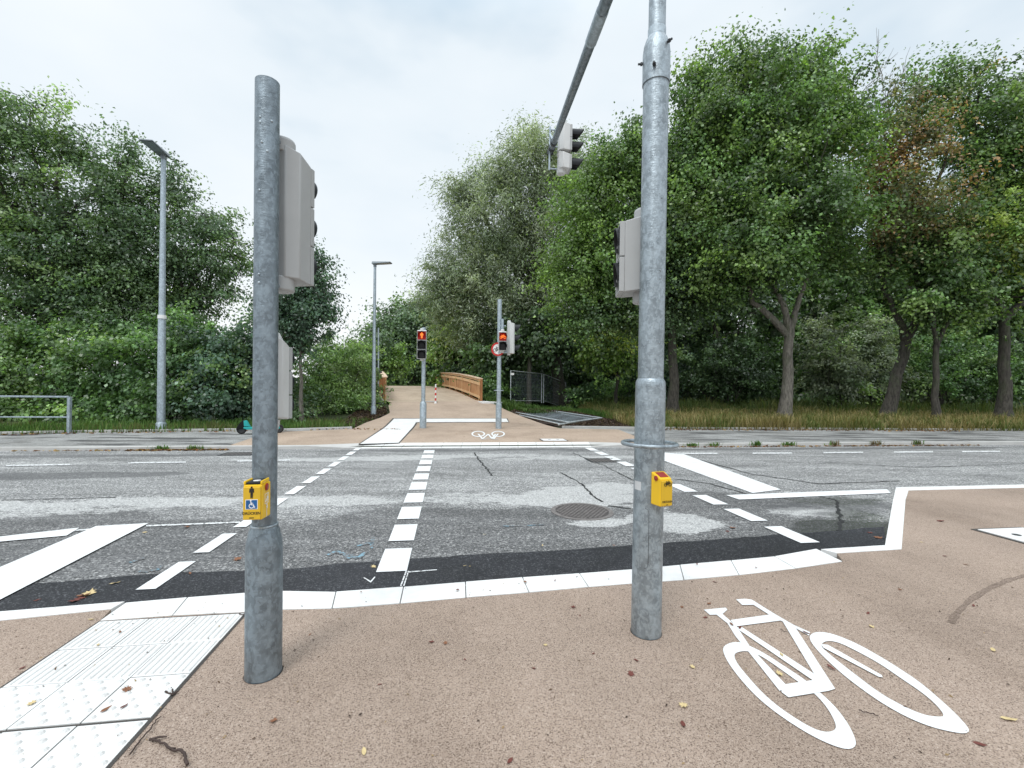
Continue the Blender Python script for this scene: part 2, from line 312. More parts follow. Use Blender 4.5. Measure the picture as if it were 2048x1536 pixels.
# ------------------------------------------------------------------ mesh helpers
class MB:
    def __init__(s): s.v = []; s.f = []
    def add(s, vs, fs, mtx=None):
        o = len(s.v)
        s.v += [tuple((mtx @ Vector(p)) if mtx else p) for p in vs]
        s.f += [tuple(i + o for i in q) for q in fs]; return s
    def box(s, c, d, mtx=None):
        x, y, z = c; a, b, h = d[0] / 2, d[1] / 2, d[2] / 2
        vs = [(x + i * a, y + j * b, z + k * h) for k in (-1, 1) for j in (-1, 1) for i in (-1, 1)]
        return s.add(vs, [(0, 2, 3, 1), (4, 5, 7, 6), (0, 1, 5, 4), (2, 6, 7, 3), (0, 4, 6, 2), (1, 3, 7, 5)], mtx)
    def bar(s, p0, p1, w, h, up=(0, 0, 1)):
        p0, p1 = Vector(p0), Vector(p1); d = (p1 - p0).normalized(); sd_ = d.cross(Vector(up)).normalized(); u = sd_.cross(d)
        vs = []
        for p in (p0, p1):
            for i, j in ((-1, -1), (1, -1), (1, 1), (-1, 1)): vs.append(tuple(p + sd_ * (i * w / 2) + u * (j * h / 2)))
        return s.add(vs, [(3, 2, 1, 0), (4, 5, 6, 7), (0, 1, 5, 4), (1, 2, 6, 5), (2, 3, 7, 6), (3, 0, 4, 7)])
    def lathe(s, prof, n=32, mtx=None, cap=True):
        vs = []; fs = []
        for r, z in prof:
            for i in range(n):
                a = 2 * PI * i / n; vs.append((r * math.cos(a), r * math.sin(a), z))
        for k in range(len(prof) - 1):
            for i in range(n):
                j = (i + 1) % n; fs.append((k * n + i, k * n + j, (k + 1) * n + j, (k + 1) * n + i))
        if cap:
            fs.append(tuple(reversed(range(n)))); fs.append(tuple(range((len(prof) - 1) * n, len(prof) * n)))
        return s.add(vs, fs, mtx)
    def tube(s, pts, rad, n=8, cap=True):
        pts = [Vector(p) for p in pts]; k = len(pts)
        rad = list(rad) if hasattr(rad, '__len__') else [rad] * k
        vs = []; fs = []; ref = Vector((0.31, 0.17, 0.93))
        for i, p in enumerate(pts):
            d = (pts[min(i + 1, k - 1)] - pts[max(i - 1, 0)])
            d = d.normalized() if d.length > 1e-9 else Vector((0, 0, 1))
            if abs(d.dot(ref)) > 0.95: ref = Vector((0.9, -0.3, 0.1)).normalized()
            a = d.cross(ref).normalized(); b = d.cross(a)
            for j in range(n):
                q = 2 * PI * j / n; vs.append(tuple(p + (a * math.cos(q) + b * math.sin(q)) * rad[i]))
        for i in range(k - 1):
            for j in range(n):
                l = (j + 1) % n; fs.append((i * n + j, i * n + l, (i + 1) * n + l, (i + 1) * n + j))
        if cap: fs.append(tuple(reversed(range(n)))); fs.append(tuple(range((k - 1) * n, k * n)))
        return s.add(vs, fs)
    def torus(s, R, r, n=40, k=10, mtx=None, rz=1.0):
        vs = []; fs = []
        for i in range(n):
            a = 2 * PI * i / n
            for j in range(k):
                b = 2 * PI * j / k; q = R + r * math.cos(b); vs.append((q * math.cos(a), q * math.sin(a), r * rz * math.sin(b)))
        for i in range(n):
            for j in range(k):
                fs.append((i * k + j, ((i + 1) % n) * k + j, ((i + 1) % n) * k + (j + 1) % k, i * k + (j + 1) % k))
        return s.add(vs, fs, mtx)
    def prism(s, poly, z0, z1, mtx=None):           # poly in x, y
        n = len(poly)
        a = sum(poly[i][0] * poly[(i + 1) % n][1] - poly[(i + 1) % n][0] * poly[i][1] for i in range(n))
        if a < 0: poly = list(reversed(poly))
        vs = [(x, y, z0) for x, y in poly] + [(x, y, z1) for x, y in poly]
        fs = [tuple(reversed(range(n))), tuple(range(n, 2 * n))] + [(i, (i + 1) % n, (i + 1) % n + n, i + n) for i in range(n)]
        return s.add(vs, fs, mtx)
    def sheet(s, pts, mtx=None):                     # one face lying in 3D, facing up
        n = len(pts); a = sum(pts[i][0] * pts[(i + 1) % n][1] - pts[(i + 1) % n][0] * pts[i][1] for i in range(n))
        if a < 0: pts = list(reversed(pts))
        return s.add([tuple(p) for p in pts], [tuple(range(n))], mtx)
    def ring(s, outer, inner):                       # flat band between two outlines with equal counts
        n = len(outer); vs = [tuple(p) for p in outer] + [tuple(p) for p in inner]
        return s.add(vs, [(i, (i + 1) % n, (i + 1) % n + n, i + n) for i in range(n)])
    def build(s, name, mat, parent=None, smooth=None, bevel=0, loc=None):
        me = bpy.data.meshes.new(name); me.from_pydata(s.v, [], s.f); me.materials.append(mat)
        if smooth: me.shade_smooth(); me.set_sharp_from_angle(angle=math.radians(smooth))
        me.update()
        o = bpy.data.objects.new(name, me); COL.objects.link(o)
        if parent: o.parent = parent
        if loc is not None: o.location = loc
        if bevel:
            bv = o.modifiers.new('bevel', 'BEVEL'); bv.width = bevel; bv.segments = 2; bv.limit_method = 'ANGLE'; bv.angle_limit = math.radians(35)
        return o
def tag(o, label=None, cat=None, group=None, kind=None):
    if label: o['label'] = label
    if cat: o['category'] = cat
    if group: o['group'] = group
    if kind: o['kind'] = kind
    return o
def empty(name, loc, rz=0.0, label=None, cat=None, group=None, axis=None):
    o = bpy.data.objects.new(name, None); COL.objects.link(o); o.empty_display_size = 0.2
    if axis is not None:
        q = Vector((0, 0, 1)).rotation_difference(Vector(axis).normalized())
        o.rotation_mode = 'QUATERNION'; o.rotation_quaternion = q @ Matrix.Rotation(rz, 3, 'Z').to_quaternion()
    else: o.rotation_euler = (0, 0, rz)
    o.location = loc
    return tag(o, label, cat, group)
def struct(o, label=None, cat=None): o['kind'] = 'structure'; return tag(o, label, cat)
def fr(origin, ang=0.0):                              # local frame turned about z
    return Matrix.Translation(Vector(origin)) @ Matrix.Rotation(ang, 4, 'Z')
def text_mesh(txt, size):
    cu = bpy.data.curves.new('lettering', 'FONT'); cu.body = txt; cu.size = size; cu.align_x = 'CENTER'; cu.extrude = 0.0004; cu.offset = size * 0.012
    o = bpy.data.objects.new('lettering', cu); COL.objects.link(o)
    me = bpy.data.meshes.new_from_object(o.evaluated_get(bpy.context.evaluated_depsgraph_get()))
    bpy.data.objects.remove(o); return me
def lettering(txt, size, mat, parent, mtx):
    me = text_mesh(txt, size); me.materials.clear(); me.materials.append(mat)
    o = bpy.data.objects.new('lettering', me); COL.objects.link(o); o.parent = parent; o.matrix_local = mtx; return o
def dense(poly, step):                                # more points along a closed outline
    r = []
    for i, p in enumerate(poly):
        q = poly[(i + 1) % len(poly)]; n = max(1, int((Vector(q) - Vector(p)).length / step))
        for k in range(n): r.append(Vector(p).lerp(Vector(q), k / n))
    return r
def rough_edge(poly, step, amp, rnd):
    r = dense(poly, step); out_ = []
    for p in r: out_.append(Vector((p.x + rnd.uniform(-amp, amp), p.y + rnd.uniform(-amp, amp), p.z)))
    return out_
def resample(pts, n):                                 # closed outline to n points, evenly spaced
    pts = [Vector(p) for p in pts]; k = len(pts); L = [0]
    for i in range(k): L.append(L[-1] + (pts[(i + 1) % k] - pts[i]).length)
    r = []
    for j in range(n):
        d = L[-1] * j / n; i = 0
        while L[i + 1] < d: i += 1
        r.append(pts[i].lerp(pts[(i + 1) % k], (d - L[i]) / max(1e-9, L[i + 1] - L[i])))
    return r
def smooth_closed(pts, it=2):
    for _ in range(it):
        q = []
        for i, p in enumerate(pts):
            n = pts[(i + 1) % len(pts)]; q.append(p.lerp(n, 0.25)); q.append(p.lerp(n, 0.75))
        pts = q
    return pts

# ------------------------------------------------------------------ ground, road, pavements
rs = np.random.RandomState(3)
def terrain_z(x, y):
    p = Vector((x, y, 0)) - B0
    s, l = p.dot(BD), p.dot(BN) + 2.5
    z = -0.03
    d = max(0.0, abs(l) - 3.0)
    pz = path_z((x, y))
    z += (pz - 0.10) * math.exp(-(d / 3.0) ** 2) if s < 1 and s > -9 else 0
    if s >= 1 and s <= 17:
        if abs(l) < 9: z -= 1.2 * math.sin(PI * (s - 1) / 16)
        elif s > 4: z -= 0.4 * math.sin(PI * (s - 1) / 16)
    if s > 17: z += (pz - 0.08) * max(0, min(1, (s - 17) / 0.5 if d < 4 else (s - 17) / 8.0))
    return z
def make_terrain():
    xs = np.concatenate([[-900, -400, -200, -120], np.arange(-80, 81, 2.0), [120, 200, 400, 900]])
    xs = np.unique(np.concatenate([xs, np.arange(-18, 10, 0.6)]))
    ys = np.concatenate([np.arange(8.5, 60, 0.7), np.arange(60, 130, 10), [200, 400, 900]])
    b = MB(); vs = []
    for y in ys:
        for x in xs:
            yy = max(y, far_kerb_y(x) + 0.1) if abs(x) < 60 else y
            vs.append((x, yy, terrain_z(x, yy)))
    n = len(xs); fs = [(j * n + i, j * n + i + 1, (j + 1) * n + i + 1, (j + 1) * n + i) for j in range(len(ys) - 1) for i in range(n - 1)]
    b.add(vs, fs); return struct(b.build('ground', M['grass_floor'], None, 60), 'grassy ground beyond the road', 'ground')
make_terrain()

def fnoise(x, y, seed):                               # cheap value noise on a grid, vectorised
    r = np.random.RandomState(seed).rand(64, 64)
    xi, yi = np.floor(x).astype(int), np.floor(y).astype(int); fx, fy = x - xi, y - yi
    fx, fy = fx * fx * (3 - 2 * fx), fy * fy * (3 - 2 * fy)
    g = lambda a, b: r[a % 64, b % 64]
    return (g(xi, yi) * (1 - fx) + g(xi + 1, yi) * fx) * (1 - fy) + (g(xi, yi + 1) * (1 - fx) + g(xi + 1, yi + 1) * fx) * fy
def make_road():
    xs = np.unique(np.concatenate([[-300, -150, -80, -50, -30, -20], np.arange(-14, 14.01, 0.07), [20, 30, 50, 80, 150, 300]]))
    ts = np.unique(np.concatenate([[-40, -15, -9, -6], np.arange(-8.2, -2.5, 0.3), np.arange(-8.3, 0.2, 0.07), [0.4]]))  # distance in front of the far kerb
    X, T = np.meshgrid(xs, ts); Y = 10.85 + 0.14 * X + T
    Y = np.where(np.abs(X) > 30, 10.85 + 0.14 * X + T, Y)
    Z = RA + RB * np.clip(Y, 0, 14) - 0.0004
    nx, ny = len(xs), len(ts)
    idx = np.arange(nx * ny).reshape(ny, nx)
    f = np.stack([idx[:-1, :-1], idx[:-1, 1:], idx[1:, 1:], idx[1:, :-1]], -1).reshape(-1, 4)
    me = bpy.data.meshes.new('road'); me.from_pydata(np.stack([X, Y, Z], -1).reshape(-1, 3).tolist(), [], f.tolist())
    wob = (fnoise(X * 1.3, Y * 3.1, 1) - 0.5) * 0.7 + (fnoise(X * 4, Y * 8, 2) - 0.5) * 0.5
    L = np.zeros_like(X); D = np.zeros_like(X); Wt = np.zeros_like(X)
    def blob(A, px, py, rx, ry, w, soft=0.5):
        p = RD(px, py); e_ = np.sqrt(((X - p.x) / rx) ** 2 + ((Y - p.y - 0.14 * (X - p.x)) / ry) ** 2) + wob
        np.maximum(A, w * np.clip((1.25 - e_) / soft, 0, 1), out=A)
    for q in ((1180, 985, .85, .5, .95), (1130, 1000, .9, .34, .95), (1355, 1042, .46, .34, 1.1), (1190, 1046, .36, .16, 1.0), (1300, 1010, .3, .2, .5), (1640, 1022, .6, .25, .75),
              (940, 998, .8, .35, .55), (1000, 960, 2.0, .5, .35), (330, 1003, 2.2, .28, .78), (650, 1000, 1.2, .30, .72), (120, 1020, 1.4, .25, .55), (50, 960, 5, .8, .25), (600, 955, 3, .6, .30),
              (700, 918, 2.6, .3, .7), (930, 912, 2.2, .3, .62), (1150, 915, 2.0, .3, .65), (200, 925, 2.0, .25, .45), (420, 915, 2, .2, .45), (1750, 945, 6, 1.0, .3), (1250, 950, 1.5, .5, .35)): blob(L, *q)
    for q in ((150, 950, 1.6, .32, .75), (1660, 1010, .9, .55, .75), (1700, 1065, .8, .4, .7), (120, 1110, 2.2, .6, .5), (430, 1120, 1.0, .45, .35), (980, 1060, 1.6, .4, .32), (1560, 1000, .8, .3, .5),
              (850, 1042, 3.0, .25, .42), (250, 1040, 3, .2, .45), (1450, 1030, .6, .3, .4), (1420, 950, 1.4, .25, .45), (1000, 900, 4, .22, .7), (1700, 897, 9, .25, .72), (150, 912, 6, .22, .65)): blob(D, *q)
    for q in ((1700, 1060, .55, .35, 1.0), (1650, 1000, .7, .3, .8), (1745, 1040, .3, .6, .9)): blob(Wt, *q, soft=0.35)
    a = me.attributes.new('wear', 'FLOAT_COLOR', 'POINT')
    a.data.foreach_set('color', np.stack([L, D, Wt, np.ones_like(L)], -1).astype(np.float32).ravel())
    nz_ = np.clip((-5.45 - (T + (fnoise(X * .9 + 9, Y * 1.4, 7) - .5) * 1.3 + np.interp(X, [-8, -3, -1, 0, 1.1, 1.8, 2.6, 4, 9], [.1, 0, .1, .25, -.6, -1.1, -1.0, .5, .8]))) / .5 + .5, 0, 1)
    a2_ = me.attributes.new('near', 'FLOAT', 'POINT'); a2_.data.foreach_set('value', nz_.astype(np.float32).ravel())
    me.materials.append(M['road']); o = bpy.data.objects.new('road', me); COL.objects.link(o)
    return struct(o, 'worn grey asphalt road with pale scuffed patches', 'road')
make_road()

def edge(px): return [G(*p) for p in px]
# near side: kerb stones and tan paving
K_ROAD = [(-900, 1308), (0, 1224), (249, 1204)]
SLAB_R = [(251, 1206), (375, 1195), (490, 1186), (560, 1182), (672, 1184), (700, 1182), (807, 1174), (931, 1164), (1045, 1155), (1159, 1147), (1262, 1139), (1360, 1130), (1462, 1121), (1549, 1113), (1633, 1098)]
SLAB_P = [(199, 1242), (345, 1231), (490, 1224), (560, 1219), (664, 1217), (700, 1215), (800, 1207), (932, 1195), (1058, 1185), (1177, 1174), (1263, 1167), (1368, 1160), (1478, 1150), (1591, 1137), (1685, 1123)]
CORN_R = [(1642, 1099), (1770, 1091), (1786, 1000), (1792, 975)]
CORN_P = [(1674, 1107), (1803, 1099), (1811, 1000), (1817, 981)]
far_r = (G(1792, 975) + V * 30); far_p = (G(1817, 981) + V * 30)
def kerb_strip(name, r, p, mat, label, drop=0.09, lift=0.004):
    n = len(r); b = MB(); vs = []
    for a, c in zip(r, p):
        vs += [(a.x, a.y, lift), (c.x, c.y, lift), (a.x, a.y, -drop), (c.x, c.y, -drop)]
    fs = []
    for i in range(n - 1):
        o, q = i * 4, i * 4 + 4
        fs += [(o, o + 1, q + 1, q), (o + 2, o, q, q + 2), (o + 1, o + 3, q + 3, q + 1)]
    fs += [(0, 2, 3, 1), (n * 4 - 4, n * 4 - 3, n * 4 - 1, n * 4 - 2)]
    b.add(vs, fs); o = b.build(name, mat); bm = bmesh.new(); bm.from_mesh(o.data); bmesh.ops.recalc_face_normals(bm, faces=bm.faces); bm.to_mesh(o.data); bm.free()
    return struct(o, label, 'kerb')
kerb_strip('kerb', edge(K_ROAD), [G(-900, 1338), G(0, 1242), G(222, 1219)], M['white_slab'], 'narrow white kerb running off to the left of the tactile paving')
kerb_strip('kerb', edge(CORN_R) + [far_r], edge(CORN_P) + [far_p], M['white_slab'], 'white kerb round the corner of the jutting tan paving')
# the flush white slabs: each slab with its joint
sl_r, sl_p = edge(SLAB_R), edge(SLAB_P)
b = MB(); J = [0, 1, 4, 6, 7, 8, 9, 11, 12, 13, 14]
for a, c in zip(J[:-1], J[1:]):
    R_, P_ = sl_r[a:c + 1], sl_p[a:c + 1]
    gR = (R_[-1] - R_[0]).normalized() * 0.003
    top = [R_[0] + gR] + R_[1:-1] + [R_[-1] - gR] + [P_[-1] - gR] + list(reversed(P_[1:-1])) + [P_[0] + gR]
    b.prism([(p.x, p.y) for p in top], -0.09, 0.004 + random.uniform(-0.0015, 0.0015))
struct(b.build('kerb_slabs', M['white_slab'], bevel=0.003), 'row of broad white flush kerb slabs at the crossing', 'kerb')
pav = [G(-900, 1338), G(0, 1242), G(222, 1219), G(199, 1242)] + [p - U * 0.004 for p in sl_p[1:]] + [G(1674, 1107)] + edge(CORN_P)[1:] + [far_p]
pav += [Vector((far_p.x, -12, 0)), Vector((pav[0].x, -12, 0))]
b = MB(); b.prism([(p.x, p.y) for p in pav], -0.2, 0.0)
struct(b.build('pavement', M['tan']), 'tan fine gravel paving in front of the crossing', 'pavement')

# fresh asphalt along the near kerb
strip = [(-700, 1225), (0, 1171), (157, 1160), (330, 1146), (490, 1141), (560, 1139), (700, 1126), (815, 1118), (923, 1111), (1100, 1101), (1265, 1090), (1400, 1081), (1535, 1071), (1650, 1063), (1768, 1053)]
low = [(1772, 1094), (1642, 1102), (1549, 1116), (1262, 1143), (1045, 1159), (700, 1186), (490, 1190), (251, 1210), (0, 1228), (-700, 1290)]
rr_ = random.Random(5)
up_ = [RD(*p, 0.004) for p in strip]; lo_ = [RD(*p, 0.004) for p in low]
ud = []
for a, c in zip(up_[:-1], up_[1:]):
    n = max(1, int((c - a).length / 0.12))
    for k in range(n):
        q = a.lerp(c, k / n); ud.append(Vector((q.x, q.y + rr_.uniform(-0.012, 0.012), q.z)))
ud.append(up_[-1])
b = MB(); b.sheet(ud + lo_); struct(b.build('asphalt_strip', M['fresh_asphalt']), 'fresh black asphalt strip along the white slabs', 'road')

# painted lines
def dashes(px, n, width, label, first=0.5, ln=0.5, gap=0.2, dz=0.009):
    p = RD(*px); b = MB(); d = Vector((U.x, U.y, 0)); w = Vector((U.y, -U.x, 0)) * width / 2; t = 0.0
    for k in range(n):
        for a in (t,):
            q0, q1 = p + d * a, p + d * (a + ln)
            pts = [q0 - w, q0 + w, q1 + w, q1 - w]
            b.sheet([(q.x, q.y, road_z(q.y) + dz) for q in pts])
        t += ln + gap
    o = b.build('crossing_line', M['paint']); return struct(o, label, 'road marking')
dashes((291, 1181), 11, 0.125, 'narrow dashed white crossing line nearest the disabled push button')
dashes((783, 1145), 10, 0.23, 'broad dashed white line down the middle of the crossing')
dashes((1621, 1087), 10, 0.20, 'dashed white crossing line beside the cycle push button')
def mark(name, quads, label, mat='paint', dz=0.009):
    b = MB()
    for q in quads: b.sheet([RD(x, y, dz) for x, y in q])
    return struct(b.build(name, M[mat]), label, 'road marking')
mark('stop_line', [[(-420, 1321), (0, 1134), (192, 1052), (297, 1046), (0, 1199), (-160, 1274)]], 'broad white stop bar at the left of the crossing', dz=0.012)
mark('lane_line', [[(-500, 1124), (0, 1073), (159, 1055), (133, 1071), (0, 1083), (-500, 1142)]], 'solid white lane line ending at the left stop bar')
mark('stop_line', [[(1330, 905), (1367, 908), (1562, 979), (1505, 986), (1322, 919)]], 'broad white stop bar to the right behind the tall mast')
mark('lane_line', [[(1452, 990), (1478, 999), (1782, 986), (1774, 978)]], 'white line between the right stop bar and the kerb corner')
mark('lane_dashes', [[(a, y - 1.4), (c, y2 - 1.4), (c, y2 + 1.4), (a, y + 1.4)] for a, c, y, y2 in ((1351, 1435, 907, 906.5), (1505, 1584, 906.3, 906), (1647, 1726, 905, 904.5), (1788, 1866, 904, 903.5), (1924, 2000, 903, 902.5))], 'thin white lane dashes on the far right of the road', 'paint_worn')
mark('lane_dashes', [[(a, y - 1.3), (c, y2 - 1.3), (c, y2 + 1.3), (a, y + 1.3)] for a, c, y, y2 in ((12, 140, 931, 929), (256, 372, 926, 924), (475, 581, 922, 920))], 'thin white lane dashes on the far left of the road', 'paint_worn')
mark('scratch_line', [[(292, 1050), (480, 1043), (480, 1045.5), (292, 1053)], [(133, 1061), (180, 1057), (180, 1059.5), (133, 1064)]], 'faint scratched white guide line by the left stop bar', 'paint_worn', 0.006)
mark('setting_out_marks', [[(800, 1172), (803, 1172), (814, 1142), (811, 1142)], [(806, 1172), (809, 1172), (818, 1142), (816, 1142)], [(726, 1155), (741, 1165), (743, 1163), (728, 1154)], [(742, 1165), (751, 1154), (749, 1153), (740, 1163)], [(815, 1143), (874, 1138.5), (874, 1140), (815, 1145)]], 'thin white setting out marks on the black strip', 'paint_worn', 0.0085)
# blue spray marks
def spray(strokes, label):
    b = MB()
    for pts, w in strokes:
        P = [RD(x, y) for x, y in pts]
        for a, c in zip(P[:-1], P[1:]):
            n = Vector((-(c - a).y, (c - a).x, 0)).normalized() * w / 2
            b.sheet([(q.x, q.y, road_z(q.y) + 0.005) for q in (a - n, a + n, c + n, c - n)])
    return struct(b.build('spray_mark', M['blue_spray']), label, 'road marking')
spray([([(262, 1126), (275, 1120), (290, 1117)], .045), ([(280, 1143), (300, 1144), (318, 1139), (322, 1132)], .035)], 'short blue spray marks left of the narrow dashed line')
spray([([(655, 1112), (672, 1104), (690, 1108), (700, 1118)], .05), ([(700, 1110), (715, 1118), (733, 1104)], .04), ([(712, 1092), (746, 1086)], .05), ([(742, 1098), (746, 1076)], .03)], 'blue spray scribble left of the broad middle dashes')
spray([([(1003, 1053), (1045, 1053)], .028), ([(1052, 1052), (1088, 1050)], .02)], 'thin blue spray line left of the manhole cover')
# cracks and tar seams
def crack(pts, w, rnd, label):
    P = [RD(x, y) for x, y in pts]; Q = []
    for a, c in zip(P[:-1], P[1:]):
        n = max(2, int((c - a).length / 0.08))
        for k in range(n): q = a.lerp(c, k / n); Q.append(q + Vector((rnd.uniform(-1, 1), rnd.uniform(-1, 1), 0)) * 0.018)
    Q.append(P[-1]); b = MB()
    for i in range(len(Q) - 1):
        a, c = Q[i], Q[i + 1]; n = Vector((-(c - a).y, (c - a).x, 0)).normalized() * w * rnd.uniform(.3, .7)
        b.sheet([(q.x, q.y, road_z(q.y) + 0.0045) for q in (a - n, a + n, c + n, c - n)])
    return struct(b.build('road_crack', M['tar']), label, 'crack')
rc = random.Random(11)
for pts, w, lb in (([(948, 905), (962, 925), (985, 952)], .03, 'short dark crack beyond the middle dashes'), ([(1120, 945), (1160, 966), (1185, 990), (1205, 1004)], .025, 'dark crack running down to the manhole cover'),
                   ([(1215, 1012), (1262, 1018)], .025, 'crack between the manhole cover and tall mast'), ([(0, 1001), (120, 998), (232, 995)], .02, 'long thin crack across the far left road'), ([(1145, 906), (1205, 930), (1268, 962)], .02, 'thin crack left of the tall mast'),
                   ([(1350, 958), (1420, 968), (1500, 990)], .03, 'tar seam under the right stop bar'), ([(1400, 920), (1500, 948), (1640, 968), (1800, 962)], .03, 'tar seam beside the right lane line'), ([(1600, 985), (1672, 1000), (1682, 1040), (1676, 1062)], .03, 'crack in the wet corner by the kerb'), ([(1650, 925), (1830, 935), (2048, 928)], .02, 'thin crack along the far right lane')):
    crack(pts, w, rc, lb)

# tactile paving on the near side (real ribs and studs)
O_ = G(490, 1228); A_ = G(199, 1245); e1 = (A_ - O_).normalized(); e2 = -U
tile_w = (A_ - O_).length / 3; tile_d = 0.29
b = MB(); bs_ = MB(); rows = 9
ang = math.atan2(e1.y, e1.x)
def tp(i, j): return O_ + e1 * i + e2 * j
for r in range(rows):
    for c in range(3):
        x0, x1, y0, y1 = c * tile_w + .003, (c + 1) * tile_w - .003, r * tile_d + .003 + (.012 if r > 2 else 0), (r + 1) * tile_d - .003 + (.012 if r > 2 else 0)
        pts = [tp(x0, y0), tp(x1, y0), tp(x1, y1), tp(x0, y1)]
        z1 = 0.007 + random.uniform(-.0015, .0015)
        b.prism([(p.x, p.y) for p in pts], -0.02, z1)
        if r < 2:
            for k in range(8):
                xa = x0 + (x1 - x0) * (k + .5) / 8
                q = [tp(xa - .008, y0 + .008), tp(xa + .008, y0 + .008), tp(xa + .008, y1 - .008), tp(xa - .008, y1 - .008)]
                qt = [tp(xa - .004, y0 + .012), tp(xa + .004, y0 + .012), tp(xa + .004, y1 - .012), tp(xa - .004, y1 - .012)]
                vs = [(p.x, p.y, z1 - .0002) for p in q] + [(p.x, p.y, z1 + .004) for p in qt]
                bs_.add(vs, [(4, 5, 6, 7)] + [(i, (i + 1) % 4, (i + 1) % 4 + 4, i + 4) for i in range(4)])
        else:
            for k in range(6):
                for l in range(6):
                    if (k + l) % 2: continue
                    p = tp(x0 + (x1 - x0) * (k + .5) / 6, y0 + (y1 - y0) * (l + .5) / 6)
                    vs = [(p.x + .017 * math.cos(a), p.y + .017 * math.sin(a), z1 - .0002) for a in np.arange(8) * PI / 4] + [(p.x + .008 * math.cos(a), p.y + .008 * math.sin(a), z1 + .007) for a in np.arange(8) * PI / 4]
                    bs_.add(vs, [tuple(range(8, 16))] + [(i, (i + 1) % 8, (i + 1) % 8 + 8, i + 8) for i in range(8)])
o = b.build('tactile_paving', M['white_slab'])
bm = bmesh.new(); bm.from_mesh(o.data); bmesh.ops.recalc_face_normals(bm, faces=bm.faces); bm.to_mesh(o.data); bm.free()
struct(o, 'white tactile paving of ribbed and studded tiles', 'pavement')
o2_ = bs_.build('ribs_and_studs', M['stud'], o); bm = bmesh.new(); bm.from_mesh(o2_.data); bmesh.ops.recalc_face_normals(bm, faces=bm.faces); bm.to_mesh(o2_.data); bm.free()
b = MB(); j = .012; b.sheet([(p.x, p.y, 0.003) for p in (tp(-j, -j), tp(3 * tile_w + j, -j), tp(3 * tile_w + j, rows * tile_d + .03), tp(-j, rows * tile_d + .03))])
struct(b.build('tile_bedding', M['joint']), 'dark joints round the tactile tiles', 'pavement')

# bicycle symbol painted on the near paving
def zp(x, y): p = G(1350 + x / 2.865, 1000 + y / 2.865); return Vector((p.x, p.y, 0.004))
def ringz(outer, inner, b, n=96):
    # match by angle: resample both outlines starting from the same corner
    O2 = resample(smooth_closed([zp(*p) for p in outer], 2), n); I2 = resample(smooth_closed([zp(*p) for p in inner], 2), n)
    best = min(range(n), key=lambda k: sum((O2[i] - I2[(i + k) % n]).length for i in range(0, n, 6)))
    I2 = [I2[(i + best) % n] for i in range(n)]; b.ring(O2, I2)
b = MB()
ringz([(270, 850), (310, 822), (370, 815), (430, 840), (520, 885), (640, 965), (740, 1030), (830, 1105), (920, 1190), (985, 1275), (1030, 1360), (1040, 1415), (1000, 1437), (930, 1422), (830, 1380), (730, 1325), (600, 1240), (480, 1145), (390, 1050), (320, 960), (285, 900)],
      [(335, 890), (365, 872), (420, 868), (490, 895), (590, 962), (700, 1042), (800, 1112), (870, 1190), (918, 1275), (925, 1318), (885, 1337), (820, 1327), (740, 1287), (620, 1210), (510, 1120), (420, 1020), (355, 940)], b)
ringz([(765, 795), (785, 765), (840, 757), (920, 775), (1030, 820), (1150, 885), (1280, 965), (1400, 1045), (1500, 1130), (1600, 1220), (1665, 1290), (1692, 1328), (1665, 1345), (1600, 1337), (1480, 1310), (1350, 1260), (1220, 1190), (1100, 1110), (980, 1020), (880, 930), (810, 860)],
      [(832, 838), (860, 810), (930, 815), (1040, 868), (1180, 945), (1300, 1030), (1420, 1110), (1500, 1180), (1548, 1242), (1515, 1249), (1420, 1236), (1300, 1182), (1180, 1115), (1060, 1025), (950, 940), (870, 875)], b)
lay = 0
for poly in ([(165, 632), (290, 620), (300, 632), (268, 660), (200, 662)], [(232, 657), (270, 655), (310, 690), (355, 730), (385, 775), (430, 845), (640, 1068), (600, 1100), (420, 872), (350, 790), (300, 710)],
             [(318, 692), (545, 660), (605, 695), (350, 728)], [(350, 573), (400, 570), (440, 575), (560, 650), (680, 720), (775, 762), (768, 782), (690, 738), (605, 695), (540, 662), (450, 605), (385, 606)],
             [(618, 702), (690, 735), (918, 1088), (890, 1096), (820, 1040)], [(605, 1066), (790, 1038), (825, 1015), (918, 1088), (880, 1100), (650, 1137), (612, 1108)], [(345, 735), (385, 735), (828, 1022), (790, 1040)], [(835, 832), (875, 835), (1185, 1010), (1190, 1022), (1168, 1020), (850, 852)]):
    lay += 1; pts = [zp(*p) for p in poly]; b.sheet([(p.x, p.y, 0.004 + lay * 0.00025) for p in pts])
struct(b.build('bicycle_marking', M['paint']), 'large white bicycle symbol painted on the near tan paving', 'road marking')
# tyre scuff and damp smear on the paving
def smear(pts, w, label):
    P = [G(x, y) for x, y in pts]; b = MB(); Q = []
    for a, c in zip(P[:-1], P[1:]):
        n = max(2, int((c - a).length / .05)); Q += [a.lerp(c, k / n) for k in range(n)]
    r = random.Random(2)
    for i in range(len(Q) - 1):
        a, c = Q[i], Q[i + 1]; n = Vector((-(c - a).y, (c - a).x, 0)).normalized() * w * r.uniform(.35, .6)
        b.sheet([(q.x, q.y, 0.0025) for q in (a - n, a + n, c + n, c - n)])
    return struct(b.build('tyre_mark', M['scuff']), label, 'mark')
M['scuff'] = mat_speckle('scuffed_tan_paving', (0.09, 0.065, 0.05), (0.22, 0.165, 0.13), (0.36, 0.28, 0.23), 150, 0.9, 1.1, 0.85, 0.5)
smear([(2060, 1150), (2020, 1159), (1975, 1178), (1940, 1200), (1915, 1225), (1898, 1252)], .035, 'dark curved tyre mark on the right tan paving')

